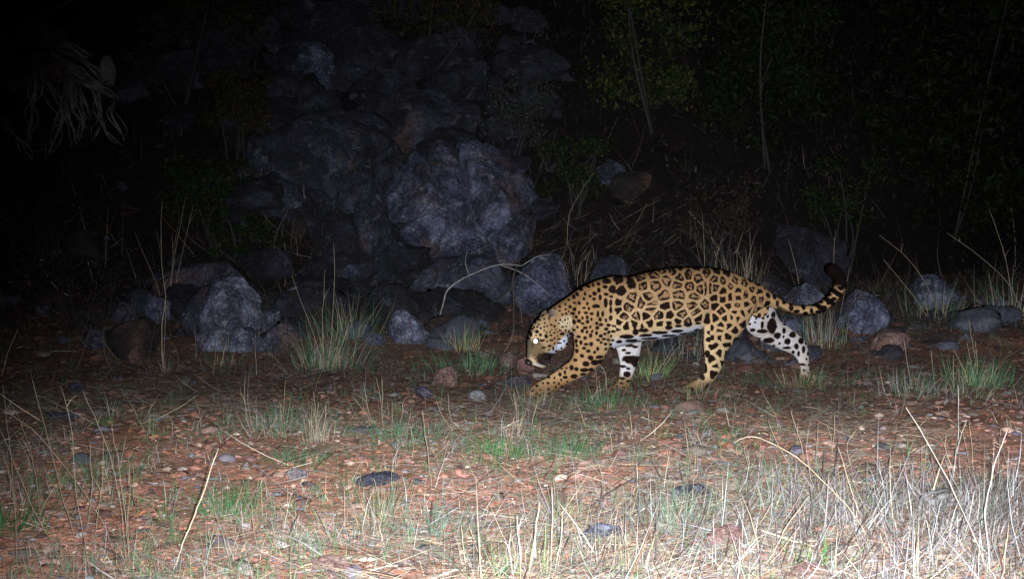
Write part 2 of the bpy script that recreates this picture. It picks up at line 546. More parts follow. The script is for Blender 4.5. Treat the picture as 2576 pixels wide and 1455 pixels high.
# ------------------------------------------------------------------ the jaguar
def build_jaguar():
    def pz1(zx, zy): return 1279.3 + zx * 0.27325, 639.7 + zy * 0.27325

    def yc(zx): return 6.54 + (zx - 650) / 1050 * 0.24      # the animal walks slightly towards us

    def W3(zx, zy, off=0.0):
        px, py = pz1(zx, zy)
        return at(px, py, yc(zx) + off)

    MPZ = 0.27325 * 6.6 / FPX                                # metres per trace unit
    DX = 1487                                                # second trace sheet -> first

    def loft(st, n=28, m=5, sup=2.0, dx=0):
        """st rows: upper x,y, lower x,y, half width, lateral offset (metres)"""
        A = catmull(np.array(st, float), m)
        V = []
        for r in A:
            U = np.array(W3(r[0] + dx, r[1], r[5])); L = np.array(W3(r[2] + dx, r[3], r[5]))
            C = (U + L) / 2; a = (U - L) / 2
            for k in range(n):
                t = 2 * math.pi * k / n
                c, s = math.cos(t), math.sin(t)
                e = 2.0 / sup
                c2 = math.copysign(abs(c) ** e, c); s2 = math.copysign(abs(s) ** e, s)
                V.append(C + a * c2 + np.array([0, 1, 0]) * (r[4] * MPZ * s2))
        V = np.array(V); k = len(A)
        i = np.arange(k - 1)[:, None] * n; j = np.arange(n)[None, :]
        F4 = np.stack([i + j, i + (j + 1) % n, i + n + (j + 1) % n, i + n + j], -1).reshape(-1, 4)
        c0 = V[:n].mean(0); c1 = V[-n:].mean(0)
        N = len(V)
        V = np.concatenate([V, [c0, c1]])
        F3 = [(N, (q + 1) % n, q) for q in range(n)] + [(N + 1, (k - 1) * n + q, (k - 1) * n + (q + 1) % n) for q in range(n)]
        return V, F4, np.array(F3)

    mb = MB()
    O = 0.0
    torso = [(470, 440, 590, 690, 135, O), (560, 378, 640, 760, 165, O), (660, 312, 720, 830, 195, O), (800, 243, 810, 868, 225, O), (940, 203, 940, 868, 232, O),
             (1030, 200, 1030, 846, 234, O), (1110, 210, 1110, 826, 238, O), (1250, 172, 1250, 792, 245, O), (1400, 140, 1400, 776, 250, O), (1550, 124, 1550, 746, 245, O),
             (1700, 121, 1700, 704, 228, O), (1850, 124, 1850, 668, 205, O), (1987, 146, 1975, 640, 195, O), (2120, 185, 2110, 610, 180, O),
             (2240, 246, 2220, 560, 150, O), (2340, 298, 2320, 500, 105, O), (2400, 335, 2385, 455, 65, O)]
    mb.add(*loft(torso, 36, 4, 2.25))
    head = [(500, 425, 650, 720, 140, 0), (430, 465, 612, 728, 150, 0), (312, 552, 562, 748, 160, -0.005), (238, 622, 522, 800, 168, -0.01), (196, 700, 486, 850, 166, -0.015),
            (172, 780, 436, 902, 148, -0.02), (168, 860, 392, 946, 112, -0.028), (166, 920, 366, 990, 100, -0.034), (168, 965, 352, 1026, 92, -0.039),
            (178, 1000, 332, 1046, 78, -0.043), (208, 1020, 300, 1048, 48, -0.045)]
    mb.add(*loft(head, 32, 4, 2.15))
    nfl = [(700, 330, 940, 330, 50, -0.06), (630, 430, 960, 430, 78, -0.085), (590, 560, 955, 570, 88, -0.105), (588, 700, 935, 730, 90, -0.11), (600, 840, 922, 862, 84, -0.11), (585, 940, 880, 955, 76, -0.11),
           (530, 1000, 825, 1028, 70, -0.11), (440, 1065, 700, 1112, 62, -0.11), (370, 1115, 590, 1168, 56, -0.11), (310, 1150, 500, 1214, 58, -0.11),
           (255, 1180, 430, 1272, 66, -0.11), (205, 1220, 370, 1314, 72, -0.11), (180, 1252, 290, 1326, 68, -0.11), (184, 1275, 235, 1316, 46, -0.11)]
    mb.add(*loft(nfl, 24, 4))
    ffl = [(940, 600, 1220, 600, 70, 0.07), (960, 740, 1230, 740, 72, 0.085), (975, 830, 1225, 820, 68, 0.09), (1000, 900, 1212, 900, 62, 0.09), (1018, 1000, 1186, 1000, 56, 0.09), (1018, 1090, 1152, 1092, 52, 0.09),
           (1003, 1160, 1130, 1168, 54, 0.09), (955, 1200, 1112, 1228, 62, 0.09), (915, 1225, 1070, 1266, 66, 0.09), (902, 1246, 990, 1275, 52, 0.09)]
    mb.add(*loft(ffl, 22, 4))
    nhl = [(450, 330, 780, 340, 60, -0.045), (375, 430, 800, 420, 88, -0.075), (330, 540, 775, 520, 98, -0.08), (308, 640, 712, 640, 96, -0.09), (306, 740, 636, 740, 86, -0.09), (304, 830, 562, 832, 72, -0.09), (314, 920, 508, 922, 58, -0.09),
           (318, 1000, 490, 1004, 48, -0.09), (322, 1060, 462, 1070, 45, -0.09), (298, 1108, 418, 1134, 48, -0.09), (238, 1150, 370, 1194, 56, -0.09),
           (160, 1192, 310, 1244, 66, -0.09), (100, 1222, 220, 1274, 68, -0.09), (85, 1246, 150, 1280, 50, -0.09)]
    mb.add(*loft(nhl, 24, 4, dx=DX))
    fhl = [(600, 400, 900, 400, 60, 0.05), (680, 590, 960, 500, 82, 0.08), (708, 700, 1008, 600, 78, 0.11), (830, 790, 1096, 668, 66, 0.14), (955, 850, 1172, 726, 58, 0.16), (1068, 896, 1244, 800, 50, 0.17), (1142, 936, 1272, 890, 44, 0.18),
           (1180, 995, 1278, 970, 41, 0.18), (1196, 1062, 1282, 1052, 42, 0.18), (1188, 1105, 1288, 1116, 48, 0.18), (1140, 1150, 1282, 1168, 56, 0.18), (1105, 1172, 1230, 1194, 54, 0.18)]
    mb.add(*loft(fhl, 22, 4, dx=DX))
    tl = [(800, 330, 72), (880, 396, 66), (980, 448, 56), (1080, 498, 53), (1200, 518, 52), (1330, 510, 53), (1430, 462, 54), (1510, 380, 56), (1562, 290, 60), (1556, 205, 64), (1495, 150, 68), (1445, 135, 46)]
    tp = [W3(x + DX, y, 0.03 * i / 11) for i, (x, y, r) in enumerate(tl)]
    mb.add(*tube([tuple(p) for p in tp], [r * MPZ for x, y, r in tl], 14, 4))
    # toes: four rounded toes on each paw, cheek and brow masses
    def ball(zx, zy, off, rx, ry, rz):
        c = np.array(W3(zx, zy, off))
        n, k = 12, 8
        V = []
        for a in range(k + 1):
            ph = math.pi * a / k
            for b in range(n):
                t = 2 * math.pi * b / n
                V.append(c + MPZ * np.array([rx * math.sin(ph) * math.cos(t), ry * math.sin(ph) * math.sin(t), rz * math.cos(ph)]))
        i = np.arange(k)[:, None] * n; j = np.arange(n)[None, :]
        F4 = np.stack([i + j, i + n + j, i + n + (j + 1) % n, i + (j + 1) % n], -1).reshape(-1, 4)
        mb.add(np.array(V), F4)
    for (zx, zy, off) in ((215, 1270, -0.11), (935, 1252, 0.09), (115 + DX, 1256, -0.09), (1150 + DX, 1180, 0.18)):
        for q, lat in enumerate((-0.036, -0.013, 0.012, 0.035)):
            ball(zx + (8 if q in (0, 3) else -16), zy + (6 if q in (0, 3) else 0), off + lat, 44, 22, 34)
    ball(330, 985, -0.105 + 0.03, 62, 45, 45)      # whisker pad
    ball(262, 975, -0.055, 70, 60, 50)
    ball(232, 760, -0.075, 45, 38, 60)             # brow
    ball(470, 790, -0.055, 80, 70, 95)             # cheek
    me = mb.mesh('body_raw', None)
    tmp = link('body_raw', me)
    md = tmp.modifiers.new('r', 'REMESH'); md.mode = 'VOXEL'; md.voxel_size = 0.0033; md.use_smooth_shade = True
    sm = tmp.modifiers.new('s', 'SMOOTH'); sm.factor = 0.5; sm.iterations = 34
    dg = bpy.context.evaluated_depsgraph_get()
    body = bpy.data.meshes.new_from_object(tmp.evaluated_get(dg))
    bpy.data.objects.remove(tmp)
    nv = len(body.vertices)
    V = np.zeros(nv * 3, dtype=np.float32); body.vertices.foreach_get('co', V); V = V.reshape(-1, 3).astype(float)
    Nn = np.zeros(nv * 3, dtype=np.float32); body.vertices.foreach_get('normal', Nn); Nn = Nn.reshape(-1, 3).astype(float)

    # --- coat coordinates: side-on animal coordinates (trace units)
    def coat(V):
        zx = np.full(len(V), 1000.0)
        for _ in range(3):
            ys = yc(zx) - 0.11
            px = 1287.5 + FPX * V[:, 0] / (ys * CP - (V[:, 2] - CAM_H) * SP)
            zx = (px - 1279.3) / 0.27325
        ys = yc(zx) - 0.11
        py = 727.5 - FPX * (ys * SP + (V[:, 2] - CAM_H) * CP) * -1 / (ys * CP - (V[:, 2] - CAM_H) * SP) * -1
        return zx, (py - 639.7) / 0.27325
    zx, zy = coat(V)
    lat = V[:, 1] - yc(zx)
    far = (lat > 0.025) & ((zy > 800) | ((zx > 2190) & (zy > 490) & (zx < 2960) & (zy - 490 > (zx - 2680) * 1.2)))
    tail = (zx > 2395) & (zy < 620)
    Q = np.stack([zx, zy], 1)
    nz1 = fbm(V * 18, 3, 31); nz2 = fbm(V * 70, 3, 33); nz3 = fbm(V * 260, 2, 35)

    # --- spots: R = rosette, S = solid
    R = [(1520,155,80,20),(1660,185,46,46),(1745,215,46,46),(1235,290,60,62),(1350,285,52,56),(1455,240,52,56),(1550,280,52,32),(1665,290,46,48),(1760,312,38,48),(1830,310,40,52),
         (1130,400,30,75),(1215,430,72,78),(1310,460,40,50),(1415,380,75,68),(1560,365,66,50),(1705,385,56,52),(1310,485,60,45),(1540,462,82,48),(1690,465,56,44),(1800,460,46,46),
         (1050,560,72,46),(1180,568,80,50),(1380,557,98,48),(1580,545,78,46),(1720,522,62,46),(1345,190,60,42),(1215,215,56,32),(1570,212,46,40),
         (340+DX,175,36,50),(410+DX,225,45,48),(490+DX,238,42,56),(600+DX,240,46,52),(690+DX,272,42,48),(560+DX,290,42,40),(415+DX,312,36,40),
         (340+DX,310,36,50),(770+DX,415,36,52),(610+DX,470,50,36),(700+DX,372,36,38),(850+DX,410,22,42),(760+DX,320,34,38),(470+DX,520,56,26),(1640,620,60,40),(1270,390,28,50)]
    Sp = [(1010,235,42,26),(910,250,40,26),(1130,268,38,30),(960,320,40,36),(1040,322,32,40),(1760,147,50,18),(1840,170,30,44),(890,300,24,18),(1090,410,20,50),
          (1000,505,28,24),(1550,605,56,18),(1470,668,36,24),(1560,655,34,16),(1650,640,40,26),(1390,640,46,18),(1290,625,54,14),(1240,695,50,20),(1150,640,40,15),(1080,662,46,15),(1400,590,46,12),(1750,580,22,22),
          (1090,755,66,22),(1140,797,62,18),(1260,745,66,16),(1390,718,72,17),(1550,705,58,18),(1480,752,74,12),(1310,778,84,14),(1640,738,62,11),(1745,632,30,14),
          (435+DX,155,40,18),(535+DX,185,44,24),(270+DX,312,34,38),(830+DX,342,26,26),(630+DX,335,30,22),(480+DX,345,34,20),(625+DX,390,32,26),(545+DX,385,28,30),(480+DX,400,32,24),(415+DX,400,28,32),
          (700+DX,460,28,22),(530+DX,478,26,28),(590+DX,525,40,18),(650+DX,530,28,18),(725+DX,508,26,24),(405+DX,585,30,26),(615+DX,590,30,20),(535+DX,645,45,26),(655+DX,632,25,22),(450+DX,645,44,15),
          (440+DX,700,46,18),(580+DX,690,22,44),(355+DX,780,32,26),(440+DX,755,42,20),(510+DX,762,36,26),(400+DX,840,58,38),(510+DX,830,42,28),(343+DX,912,24,40),(445+DX,905,34,36),(380+DX,965,38,38),(420+DX,1022,32,24),(478+DX,1005,20,36),(325+DX,1048,18,44),
          (555+DX,580,28,18),(500+DX,585,18,30),(410+DX,470,24,24),(770+DX,545,18,24),
          (790,360,22,20),(830,330,18,24),(740,300,20,14),(890,440,18,44),(840,390,16,26),(800,470,40,18),(935,440,16,34),(990,440,16,34),(935,505,14,36),(860,540,14,30),(815,540,14,30),(935,580,20,26),
          (705,995,36,26),(790,985,40,28),(690,1052,42,22),(600,1112,34,22),(575,1032,20,26),(620,1045,20,20),(850,980,36,26),(515,1075,14,22),(515,1120,24,16),(470,1095,16,20),(680,1095,30,14),(750,940,26,24),(830,935,40,18)]
    # head marks
    HD = lambda x, y: (126.5 + x * 0.4349, 442.9 + y * 0.4349)
    for (x, y, a, b) in [(275,435,24,24),(350,475,20,16),(250,545,20,22),(320,525,22,24),(385,545,22,22),(460,515,18,18),(205,580,28,20),(310,620,36,32),(380,680,30,30),(460,585,20,16),
                         (420,280,36,34),(480,180,30,26),(180,680,30,50),(500,710,32,40),(600,690,26,24),(510,625,22,14),(680,750,20,20),(740,705,16,18),(610,795,46,18),(420,795,52,26),(520,820,20,20),
                         (770,775,40,14),(780,860,50,16),(570,915,36,24),(450,950,46,18),(655,975,18,42),(560,1000,28,14),(845,665,44,28),(905,370,18,26),(965,350,12,26),(795,590,34,16),(920,590,18,28),
                         (850,410,14,12),(950,445,12,16),(1015,430,12,10),(1000,490,12,8),(705,570,18,18),(740,620,20,14),(620,570,16,12),(350,385,40,18),(320,300,34,16)]:
        X, Y = HD(x, y); Sp.append((X, Y, a * 0.4349 * 1.2, b * 0.4349 * 1.2))
    traced = [(x, y, max(a, b) * 0.8) for x, y, a, b in R + Sp]

    def spacing(x, y):
        if x > 2395 and y < 620: return 58, 25
        if x < 560 and y < 1070: return 33, 11
        if x < 560 and y > 1120: return 38, 11.5
        if x < 960 and y < 900: return 40, 16.5
        if x < 960: return 60, 21
        if x < 1850 and y < 700: return 74, 25
        if x < 1300: return 80, 24
        return 84, 28

    rr = random.Random(5)
    grid = {}
    def near_ok(x, y, d):
        gx, gy = int(x // 100), int(y // 100)
        for i in (-1, 0, 1):
            for j in (-1, 0, 1):
                for (a, b, r) in grid.get((gx + i, gy + j), ()):
                    if (a - x) ** 2 + (b - y) ** 2 < max(d, 0) ** 2: return False
        return True
    fill = []
    for _ in range(60000):
        x, y = rr.uniform(120, 3130), rr.uniform(90, 1340)
        if x < 330 and 780 < y < 1080: continue                     # muzzle stays plain
        s, r = spacing(x, y)
        if not near_ok(x, y, s): continue
        if any((a - x) ** 2 + (b - y) ** 2 < (q + r + 8) ** 2 for a, b, q in traced): continue
        grid.setdefault((int(x // 100), int(y // 100)), []).append((x, y, r))
        k = rr.uniform(0.8, 1.2)
        e = rr.uniform(0.8, 1.35)
        fill.append((x, y, r * k * e, r * k / e))
    FAR = [(925,650,50,80),(830,640,15,40),(750,690,25,20),(840,700,55,20),(910,790,55,28),(985,745,34,34),(1045,700,20,30),(1085,800,32,34),(1130,740,35,30),(1215,800,30,30),(1170,850,22,30),(1080,862,42,15),(1240,880,18,38),(1195,920,15,28),(1230,1020,30,14),(930,545,25,30),(1010,820,14,14),(800,775,40,14)]
    FAR = [(x + DX, y, a, b) for x, y, a, b in FAR] + [(1110,835,44,18),(1060,880,22,14),(1100,905,28,14),(1165,850,30,14),(1135,965,95,42),(1165,1000,40,44),(1055,1032,36,14),(1100,1050,24,14),(1090,1102,36,30),(1050,1142,30,14),(1105,1165,26,12),(1040,1185,18,12),(1000,1215,14,10),(1060,1225,14,10)]

    FO = []
    for x, y, a, b in FAR:
        q = coat(np.array([W3(x, y, 0.05 if x < 1500 else 0.11)]))
        g = 0.98 if x < 1500 else 1.02
        FO.append((q[0][0], q[1][0], a * g, b * g))
    FAR = FO
    for _ in range(4000):
        x, y = rr.uniform(2150, 2950), rr.uniform(480, 1200)
        if all((x - p) ** 2 + (y - q) ** 2 > (max(a, b) * 0.95 + 27) ** 2 for p, q, a, b in FAR):
            k = rr.uniform(10, 17); FAR.append((x, y, k, k * rr.uniform(0.8, 1.3)))

    def spot_field(lst, sel):
        d = np.zeros(nv)
        for (x, y, a, b) in lst:
            w = max(a, b) * 1.5
            m = sel & (np.abs(zx - x) < w) & (np.abs(zy - y) < w)
            i = np.nonzero(m)[0]
            if not len(i): continue
            ex, ey = (zx[i] - x) / a, (zy[i] - y) / b
            rho = np.hypot(ex, ey) + 0.20 * nz2[i] + 0.08 * nz1[i]
            d[i] = np.maximum(d[i], sstep(1.12, 0.88, rho))
        return d

    near = ~far
    dark = spot_field(Sp + fill, near)
    inner = np.zeros(nv)
    # flank, back, rump and thigh: cells around the rosette centres; the pale net is what lies between the cells
    def belly(x): return 705 - (x - 960) * 0.115
    def in_ros(x, y): return (x > 985) & (x < 2420) & (y < np.where(x < 1850, belly(x), 1500.0)) & ~((x > 2330) & (y > 500))
    seeds = [(x, y, 1) for x, y, a, b in R if in_ros(np.float64(x), np.float64(y))]
    seeds += [(x, y, 0) for x, y, a, b in Sp if in_ros(np.float64(x), np.float64(y)) and all((x - p) ** 2 + (y - q) ** 2 > 58 ** 2 for p, q, _ in seeds) and (x > 1900 or y > 560 or all((x - p) ** 2 + (y - q) ** 2 > 72 ** 2 for p, q, _ in seeds))]
    for _ in range(9000):
        x, y = rr.uniform(975, 2440), rr.uniform(95, 1180)
        if not in_ros(np.float64(x), np.float64(y)): continue
        md_ = 86 if (y < 560 and x < 2150) else 70
        if all((x - p) ** 2 + (y - q) ** 2 > md_ ** 2 for p, q, _ in seeds): seeds.append((x, y, 1 if (y < 540 and x < 2000 and rr.random() < 0.7) else 0))
    SD = np.array(seeds)
    rz = near & in_ros(zx, zy)
    ii = np.nonzero(rz)[0]
    wx = zx + 14 * nz1 + 8 * nz2; wy = zy + 14 * fbm(V * 18 + 5, 3, 41) + 8 * fbm(V * 70 + 5, 3, 43)
    f1 = np.zeros(len(ii)); e_ = np.zeros(len(ii)); k1 = np.zeros(len(ii), int); an = np.zeros(len(ii))
    for c0 in range(0, len(ii), 8000):
        q = ii[c0:c0 + 8000]
        D = np.hypot(wx[q][:, None] - SD[None, :, 0], wy[q][:, None] - SD[None, :, 1])
        o2 = np.argpartition(D, 1, 1)[:, :2]
        dd = np.take_along_axis(D, o2, 1)
        sw = dd[:, 0] > dd[:, 1]
        a1 = np.where(sw, o2[:, 1], o2[:, 0]); a2 = np.where(sw, o2[:, 0], o2[:, 1])
        m1 = dd.min(1); m2 = dd.max(1)
        sep = np.hypot(SD[a1, 0] - SD[a2, 0], SD[a1, 1] - SD[a2, 1]) + 1e-6
        f1[c0:c0 + 8000] = m1; k1[c0:c0 + 8000] = a1
        e_[c0:c0 + 8000] = (m2 ** 2 - m1 ** 2) / (2 * sep)
        an[c0:c0 + 8000] = np.arctan2(wy[q] - SD[a1, 1], wx[q] - SD[a1, 0])
    ph = np.array([rr.uniform(0, 6.28) for _ in seeds])[k1]
    isr = SD[k1, 2]
    solid_gap = np.where((zy[ii] > 620) | (zx[ii] > 2000), 13.0, 8.0)
    edge = sstep(solid_gap, solid_gap + 4.5, e_ + 3 * nz2[ii] - np.clip(f1 - 38, 0, 30) * 0.40) * sstep(68, 56, f1)
    hole = sstep(31.5, 37, e_ + 5 * nz2[ii]) * isr
    gap = np.cos(2 * an + ph) + 0.7 * np.cos(3 * an + 2.3 * ph) + 0.9 * nz2[ii]
    cut = sstep(0.75, 1.15, gap) * isr * sstep(18, 24, e_)
    dot = sstep(11, 7, np.hypot(f1 - 5, 0) + 5 * nz2[ii]) * (np.sin(ph * 7) > 0.1)
    ringd = edge * (1 - np.clip(hole + cut, 0, 1)) + dot * hole * 0.9
    dark[ii] = ringd
    inner[ii] = sstep(12, 26, e_) * isr * sstep(62, 52, f1)
    darkf = spot_field(FAR, far)
    dark = np.where(far, darkf, dark)

    # --- ground colour of the coat
    cream = np.array([0.255, 0.184, 0.100]); tan = np.array([0.120, 0.066, 0.028]); orange = np.array([0.160, 0.082, 0.030]); white = np.array([0.26, 0.27, 0.30])
    up = sstep(760, 180, zy)
    up = np.clip(up * 0.85, 0, 1)
    base = cream[None] * (1 - up[:, None]) + tan[None] * up[:, None]
    nk = sstep(1000, 760, zx) * sstep(260, 420, zx)
    base = base * (1 - 0.7 * nk[:, None]) + np.array([0.140, 0.074, 0.029])[None] * 0.7 * nk[:, None]
    hl = sstep(1790, 1900, zx) * sstep(200, 400, zy) * sstep(900, 700, zy)
    base = base * (1 - 0.35 * hl[:, None]) + orange[None] * 0.35 * hl[:, None]
    paw = sstep(1100, 1200, zy)
    base = base * (1 - 0.7 * paw[:, None]) + orange[None] * 0.62 * 0.7 * paw[:, None]
    base *= (1 - 0.42 * sstep(1150, 1250, zy))[:, None]
    # white underside
    line = 790 - (zx - 950) * 0.165
    wb = sstep(-40, 25, zy - line + 22 * nz1) * (zx > 955) * (zx < 1790) * (zy < 930)
    wb = np.where(far, (0.62 + 0.25 * nz1) * sstep(1190, 1120, zy), wb)
    base = base * (1 - wb[:, None]) + white[None] * wb[:, None]
    # face: pale cheeks, chin and muzzle, plain grey-tan bridge
    hx, hy = (zx - 126.5) / 0.4349, (zy - 442.9) / 0.4349
    inhead = (zx < 625) & (zy < 1075)
    def ell(x, y, a, b, rot=0.0, soft=0.35):
        dx_, dy_ = hx - x, hy - y
        c, s = math.cos(rot), math.sin(rot)
        e = np.hypot((dx_ * c + dy_ * s) / a, (-dx_ * s + dy_ * c) / b)
        return sstep(1 + soft, 1 - soft, e + 0.15 * nz1) * inhead
    def put(w, c):
        nonlocal base
        base = base * (1 - w[:, None]) + np.array(c)[None] * w[:, None]
    put(ell(835, 885, 310, 88, -0.78) , white * 0.95)
    put(ell(930, 450, 170, 150), (0.25, 0.205, 0.13))
    put(ell(610, 1060, 90, 45, -0.5), white * 0.9)
    put(ell(130, 930, 62, 270, 0.0), (0.085, 0.068, 0.052))
    put(ell(300, 990, 190, 200), (0.085, 0.060, 0.031))
    put(ell(270, 880, 90, 60), (0.085, 0.055, 0.03))
    put(ell(490, 1195, 190, 135, -0.25, 0.2), (0.009, 0.006, 0.005))       # dark corner of the mouth
    st = (np.sin((hx * 0.82 + hy * 0.57) * 0.085) > 0.35) * ell(360, 1150, 120, 90)
    put(st * 0.85, (0.022, 0.013, 0.008))
    put(ell(335, 1322, 165, 17, 0.30, 0.25), (0.20, 0.205, 0.21))            # white lip
    put(ell(300, 1375, 230, 22, 0.33, 0.2), (0.010, 0.008, 0.007))
    put(ell(125, 1270, 95, 55, 0.3, 0.2), (0.006, 0.005, 0.005))            # nose
    put(ell(210, 900, 26, 90, 0.1), (0.045, 0.03, 0.02))                    # tear line
    put(ell(285, 815, 85, 60), (0.055, 0.037, 0.022))
    base = base * (1 - 0.18 * inhead)[:, None]
    # tail: banded, black at the tip
    tw = sstep(330, 280, zy) * (zx > 2880)
    tw = np.clip(tw, 0, 1) * tail
    band = tail * (zx > 2830) * sstep(-0.1, 0.25, np.sin((zx * 0.6 - zy * 0.8) * 0.062) + 0.5 * nz2)
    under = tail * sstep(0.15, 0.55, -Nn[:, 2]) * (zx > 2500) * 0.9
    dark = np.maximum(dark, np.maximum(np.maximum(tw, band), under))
    black = np.array([0.0055, 0.0034, 0.0028])
    brown = np.array([0.115, 0.065, 0.034])
    base = base * (1 - 0.75 * inner[:, None]) + brown[None] * 0.75 * inner[:, None]
    base *= (1 + 0.26 * nz3 + 0.16 * nz1 + 0.12 * nz2)[:, None]
    spotc = black[None] * (1 + 0.8 * (nz2 > 0.25)[:, None] * np.array([1.6, 0.8, 0.4])[None])
    spotc = np.where((tail & (zx > 2700))[:, None], black[None] * 0.5, spotc)
    C = base * (1 - dark[:, None]) + spotc * dark[:, None]
    C = np.clip(C, 0, 1)

    # faint fur relief
    V2 = V + Nn * (0.0011 * nz3 + 0.0009 * nz2)[:, None]
    root_loc = Vector((W3(1250, 1200).x, 6.66, 0.0))
    root = empty('jaguar', root_loc, 'spotted jaguar walking left with its head lowered and tail curled up', 'jaguar')
    a = body.color_attributes.new('Col', 'FLOAT_COLOR', 'POINT')
    c4 = np.ones((nv, 4), dtype=np.float32); c4[:, :3] = C
    a.data.foreach_set('color', c4.ravel())
    body.vertices.foreach_set('co', (V2 - np.array(root_loc)).astype(np.float32).ravel())
    body.update()
    body.name = 'body'
    fur = attr_mat('jaguar_fur', 0.9, 0.015, None, 0, 0.22, 320)
    pf = fur.node_tree.nodes['Principled BSDF']
    pf.inputs['Diffuse Roughness'].default_value = 0.0
    body.materials.clear(); body.materials.append(fur)
    for p in body.polygons: p.use_smooth = True
    bo = link('body', body, root)

    bvh = BVHTree.FromPolygons([Vector(v) for v in V2], [tuple(p.vertices) for p in body.polygons])
    def surf(zx_, zy_):
        d = ray(*pz1(zx_, zy_)).normalized()
        h = bvh.ray_cast(Vector((0, 0, CAM_H)), d)
        return (h[0], h[1]) if h[0] is not None else (W3(zx_, zy_, -0.1), Vector((0, -1, 0)))
    rl = root_loc
    # eye: ball, amber ring and the mirror layer behind the pupil that throws the flash back
    M_EYE, nt_, p_ = new_mat('eye_amber'); p_.inputs['Base Color'].default_value = (0.25, 0.16, 0.04, 1); p_.inputs['Roughness'].default_value = 0.15
    M_TAP, nt_, p_ = new_mat('eye_mirror_layer'); p_.inputs['Base Color'].default_value = (0.95, 0.97, 0.93, 1); p_.inputs['Metallic'].default_value = 1.0; p_.inputs['Roughness'].default_value = 0.42
    ec, en = surf(247, 797)
    to = (Vector((0.05, 0, CAM_H - 0.03)) - ec).normalized()
    bm = bmesh.new(); bmesh.ops.create_uvsphere(bm, u_segments=20, v_segments=12, radius=0.0135)
    m_ = bpy.data.meshes.new('eye'); bm.to_mesh(m_); bm.free(); m_.materials.append(M_EYE)
    for p in m_.polygons: p.use_smooth = True
    cen = ec - to * 0.0085
    eye = link('eye', m_, root, cen - rl); eye['label'] = 'eye shining white in the flash'
    bm = bmesh.new(); bmesh.ops.create_uvsphere(bm, u_segments=20, v_segments=10, radius=0.0140)
    for v in bm.verts: v.co.z *= 0.30
    rot = to.to_track_quat('Z', 'Y').to_matrix()
    for v in bm.verts: v.co = rot @ v.co
    m_ = bpy.data.meshes.new('pupil'); bm.to_mesh(m_); bm.free(); m_.materials.append(M_TAP)
    for p in m_.polygons: p.use_smooth = True
    link('pupil', m_, eye, to * 0.0122)
    # ears: cupped, rounded
    def ear(cx, cy, wx, hy_, off, tilt, face, name='ear'):
        n, k = 20, 10
        V_, F_ = [], []
        c = np.array(W3(cx, cy, off))
        for side in (1, -1):
            for i in range(k + 1):
                r = i / k
                for j in range(n):
                    t = 2 * math.pi * j / n
                    x = wx * r * math.cos(t); z = hy_ * r * math.sin(t) * (1.0 if math.sin(t) > 0 else 0.85)
                    dpt = (0.55 * (1 - r * r) * wx + (9 if side < 0 else 0) * (1 - r ** 6))
                    V_.append((x, dpt, z))
        V_ = np.array(V_) * MPZ
        ca, sa = math.cos(tilt), math.sin(tilt)
        x, y, z = V_.T
        cf, sf = math.cos(face), math.sin(face)
        x, y = x * cf - y * sf, x * sf + y * cf
        x, z = x * ca - z * sa, x * sa + z * ca
        P = np.stack([x, y, z], 1) + c
        F4 = []
        for sd in (0, 1):
            b = sd * (k + 1) * n
            for i in range(k):
                for j in range(n):
                    q = (b + i * n + j, b + i * n + (j + 1) % n, b + (i + 1) * n + (j + 1) % n, b + (i + 1) * n + j)
                    F4.append(q if sd else q[::-1])
        rr_ = np.tile(np.repeat(np.linspace(0, 1, k + 1), n), 2)
        sd_ = np.repeat([0, 1], (k + 1) * n)
        Cc = np.where((sd_ == 0)[:, None], np.array([0.075, 0.058, 0.048])[None] * (1 - 0.55 * sstep(0.75, 0.1, rr_)[:, None]), np.array([0.05, 0.035, 0.025])[None])
        rim = sstep(0.8, 0.98, rr_) * 0.8
        Cc = Cc * (1 - rim[:, None]) + np.array([0.12, 0.095, 0.07])[None] * rim[:, None]
        o = link(name, mesh_np(name, P - np.array(rl), [np.array(F4)], fur, Cc, True), root)
        return o
    ear(408, 580, 50, 82, -0.092, 0.06, 0.55)
    ear(330, 585, 46, 70, 0.078, -0.2, 0.3)
    # nose pad, whiskers, claws
    # whiskers
    wb_ = MB()
    for i in range(5):
        x0, y0 = 300 + (i % 3) * 22, 965 + (i // 3) * 18
        p0, n0 = surf(x0, y0)
        tip = p0 + Vector((0.05 + 0.012 * (i % 3), -0.05 - 0.008 * i % 3, -0.05 + 0.012 * (i // 3)))
        mid = (p0 + tip) / 2 + Vector((0, -0.008, 0.012))
        wb_.add(*tube([tuple(p0), tuple(mid), tuple(tip)], [0.0006, 0.0005, 0.0002], 4, 3))
    M_WH, nt_, p_ = new_mat('whisker'); p_.inputs['Base Color'].default_value = (0.05, 0.05, 0.045, 1)
    link('whiskers', wb_.mesh('whiskers', M_WH, org=rl), root)
    nb = MB()
    # soft nose leather
    c = np.array(W3(186, 992, -0.045))
    n, k = 14, 8
    Vn = []
    for a_ in range(k + 1):
        ph = math.pi * a_ / k
        for b_ in range(n):
            t = 2 * math.pi * b_ / n
            Vn.append(c + MPZ * np.array([30 * math.sin(ph) * math.cos(t), 48 * math.sin(ph) * math.sin(t), 28 * math.cos(ph)]))
    i = np.arange(k)[:, None] * n; j = np.arange(n)[None, :]
    nb.add(np.array(Vn), np.stack([i + j, i + n + j, i + n + (j + 1) % n, i + (j + 1) % n], -1).reshape(-1, 4), None, np.array([0.012, 0.01, 0.01]))
    M_NOSE = attr_mat('nose_leather', 0.45, 0.4)
    link('nose', nb.mesh('nose', M_NOSE, True, rl), root)


build_jaguar()

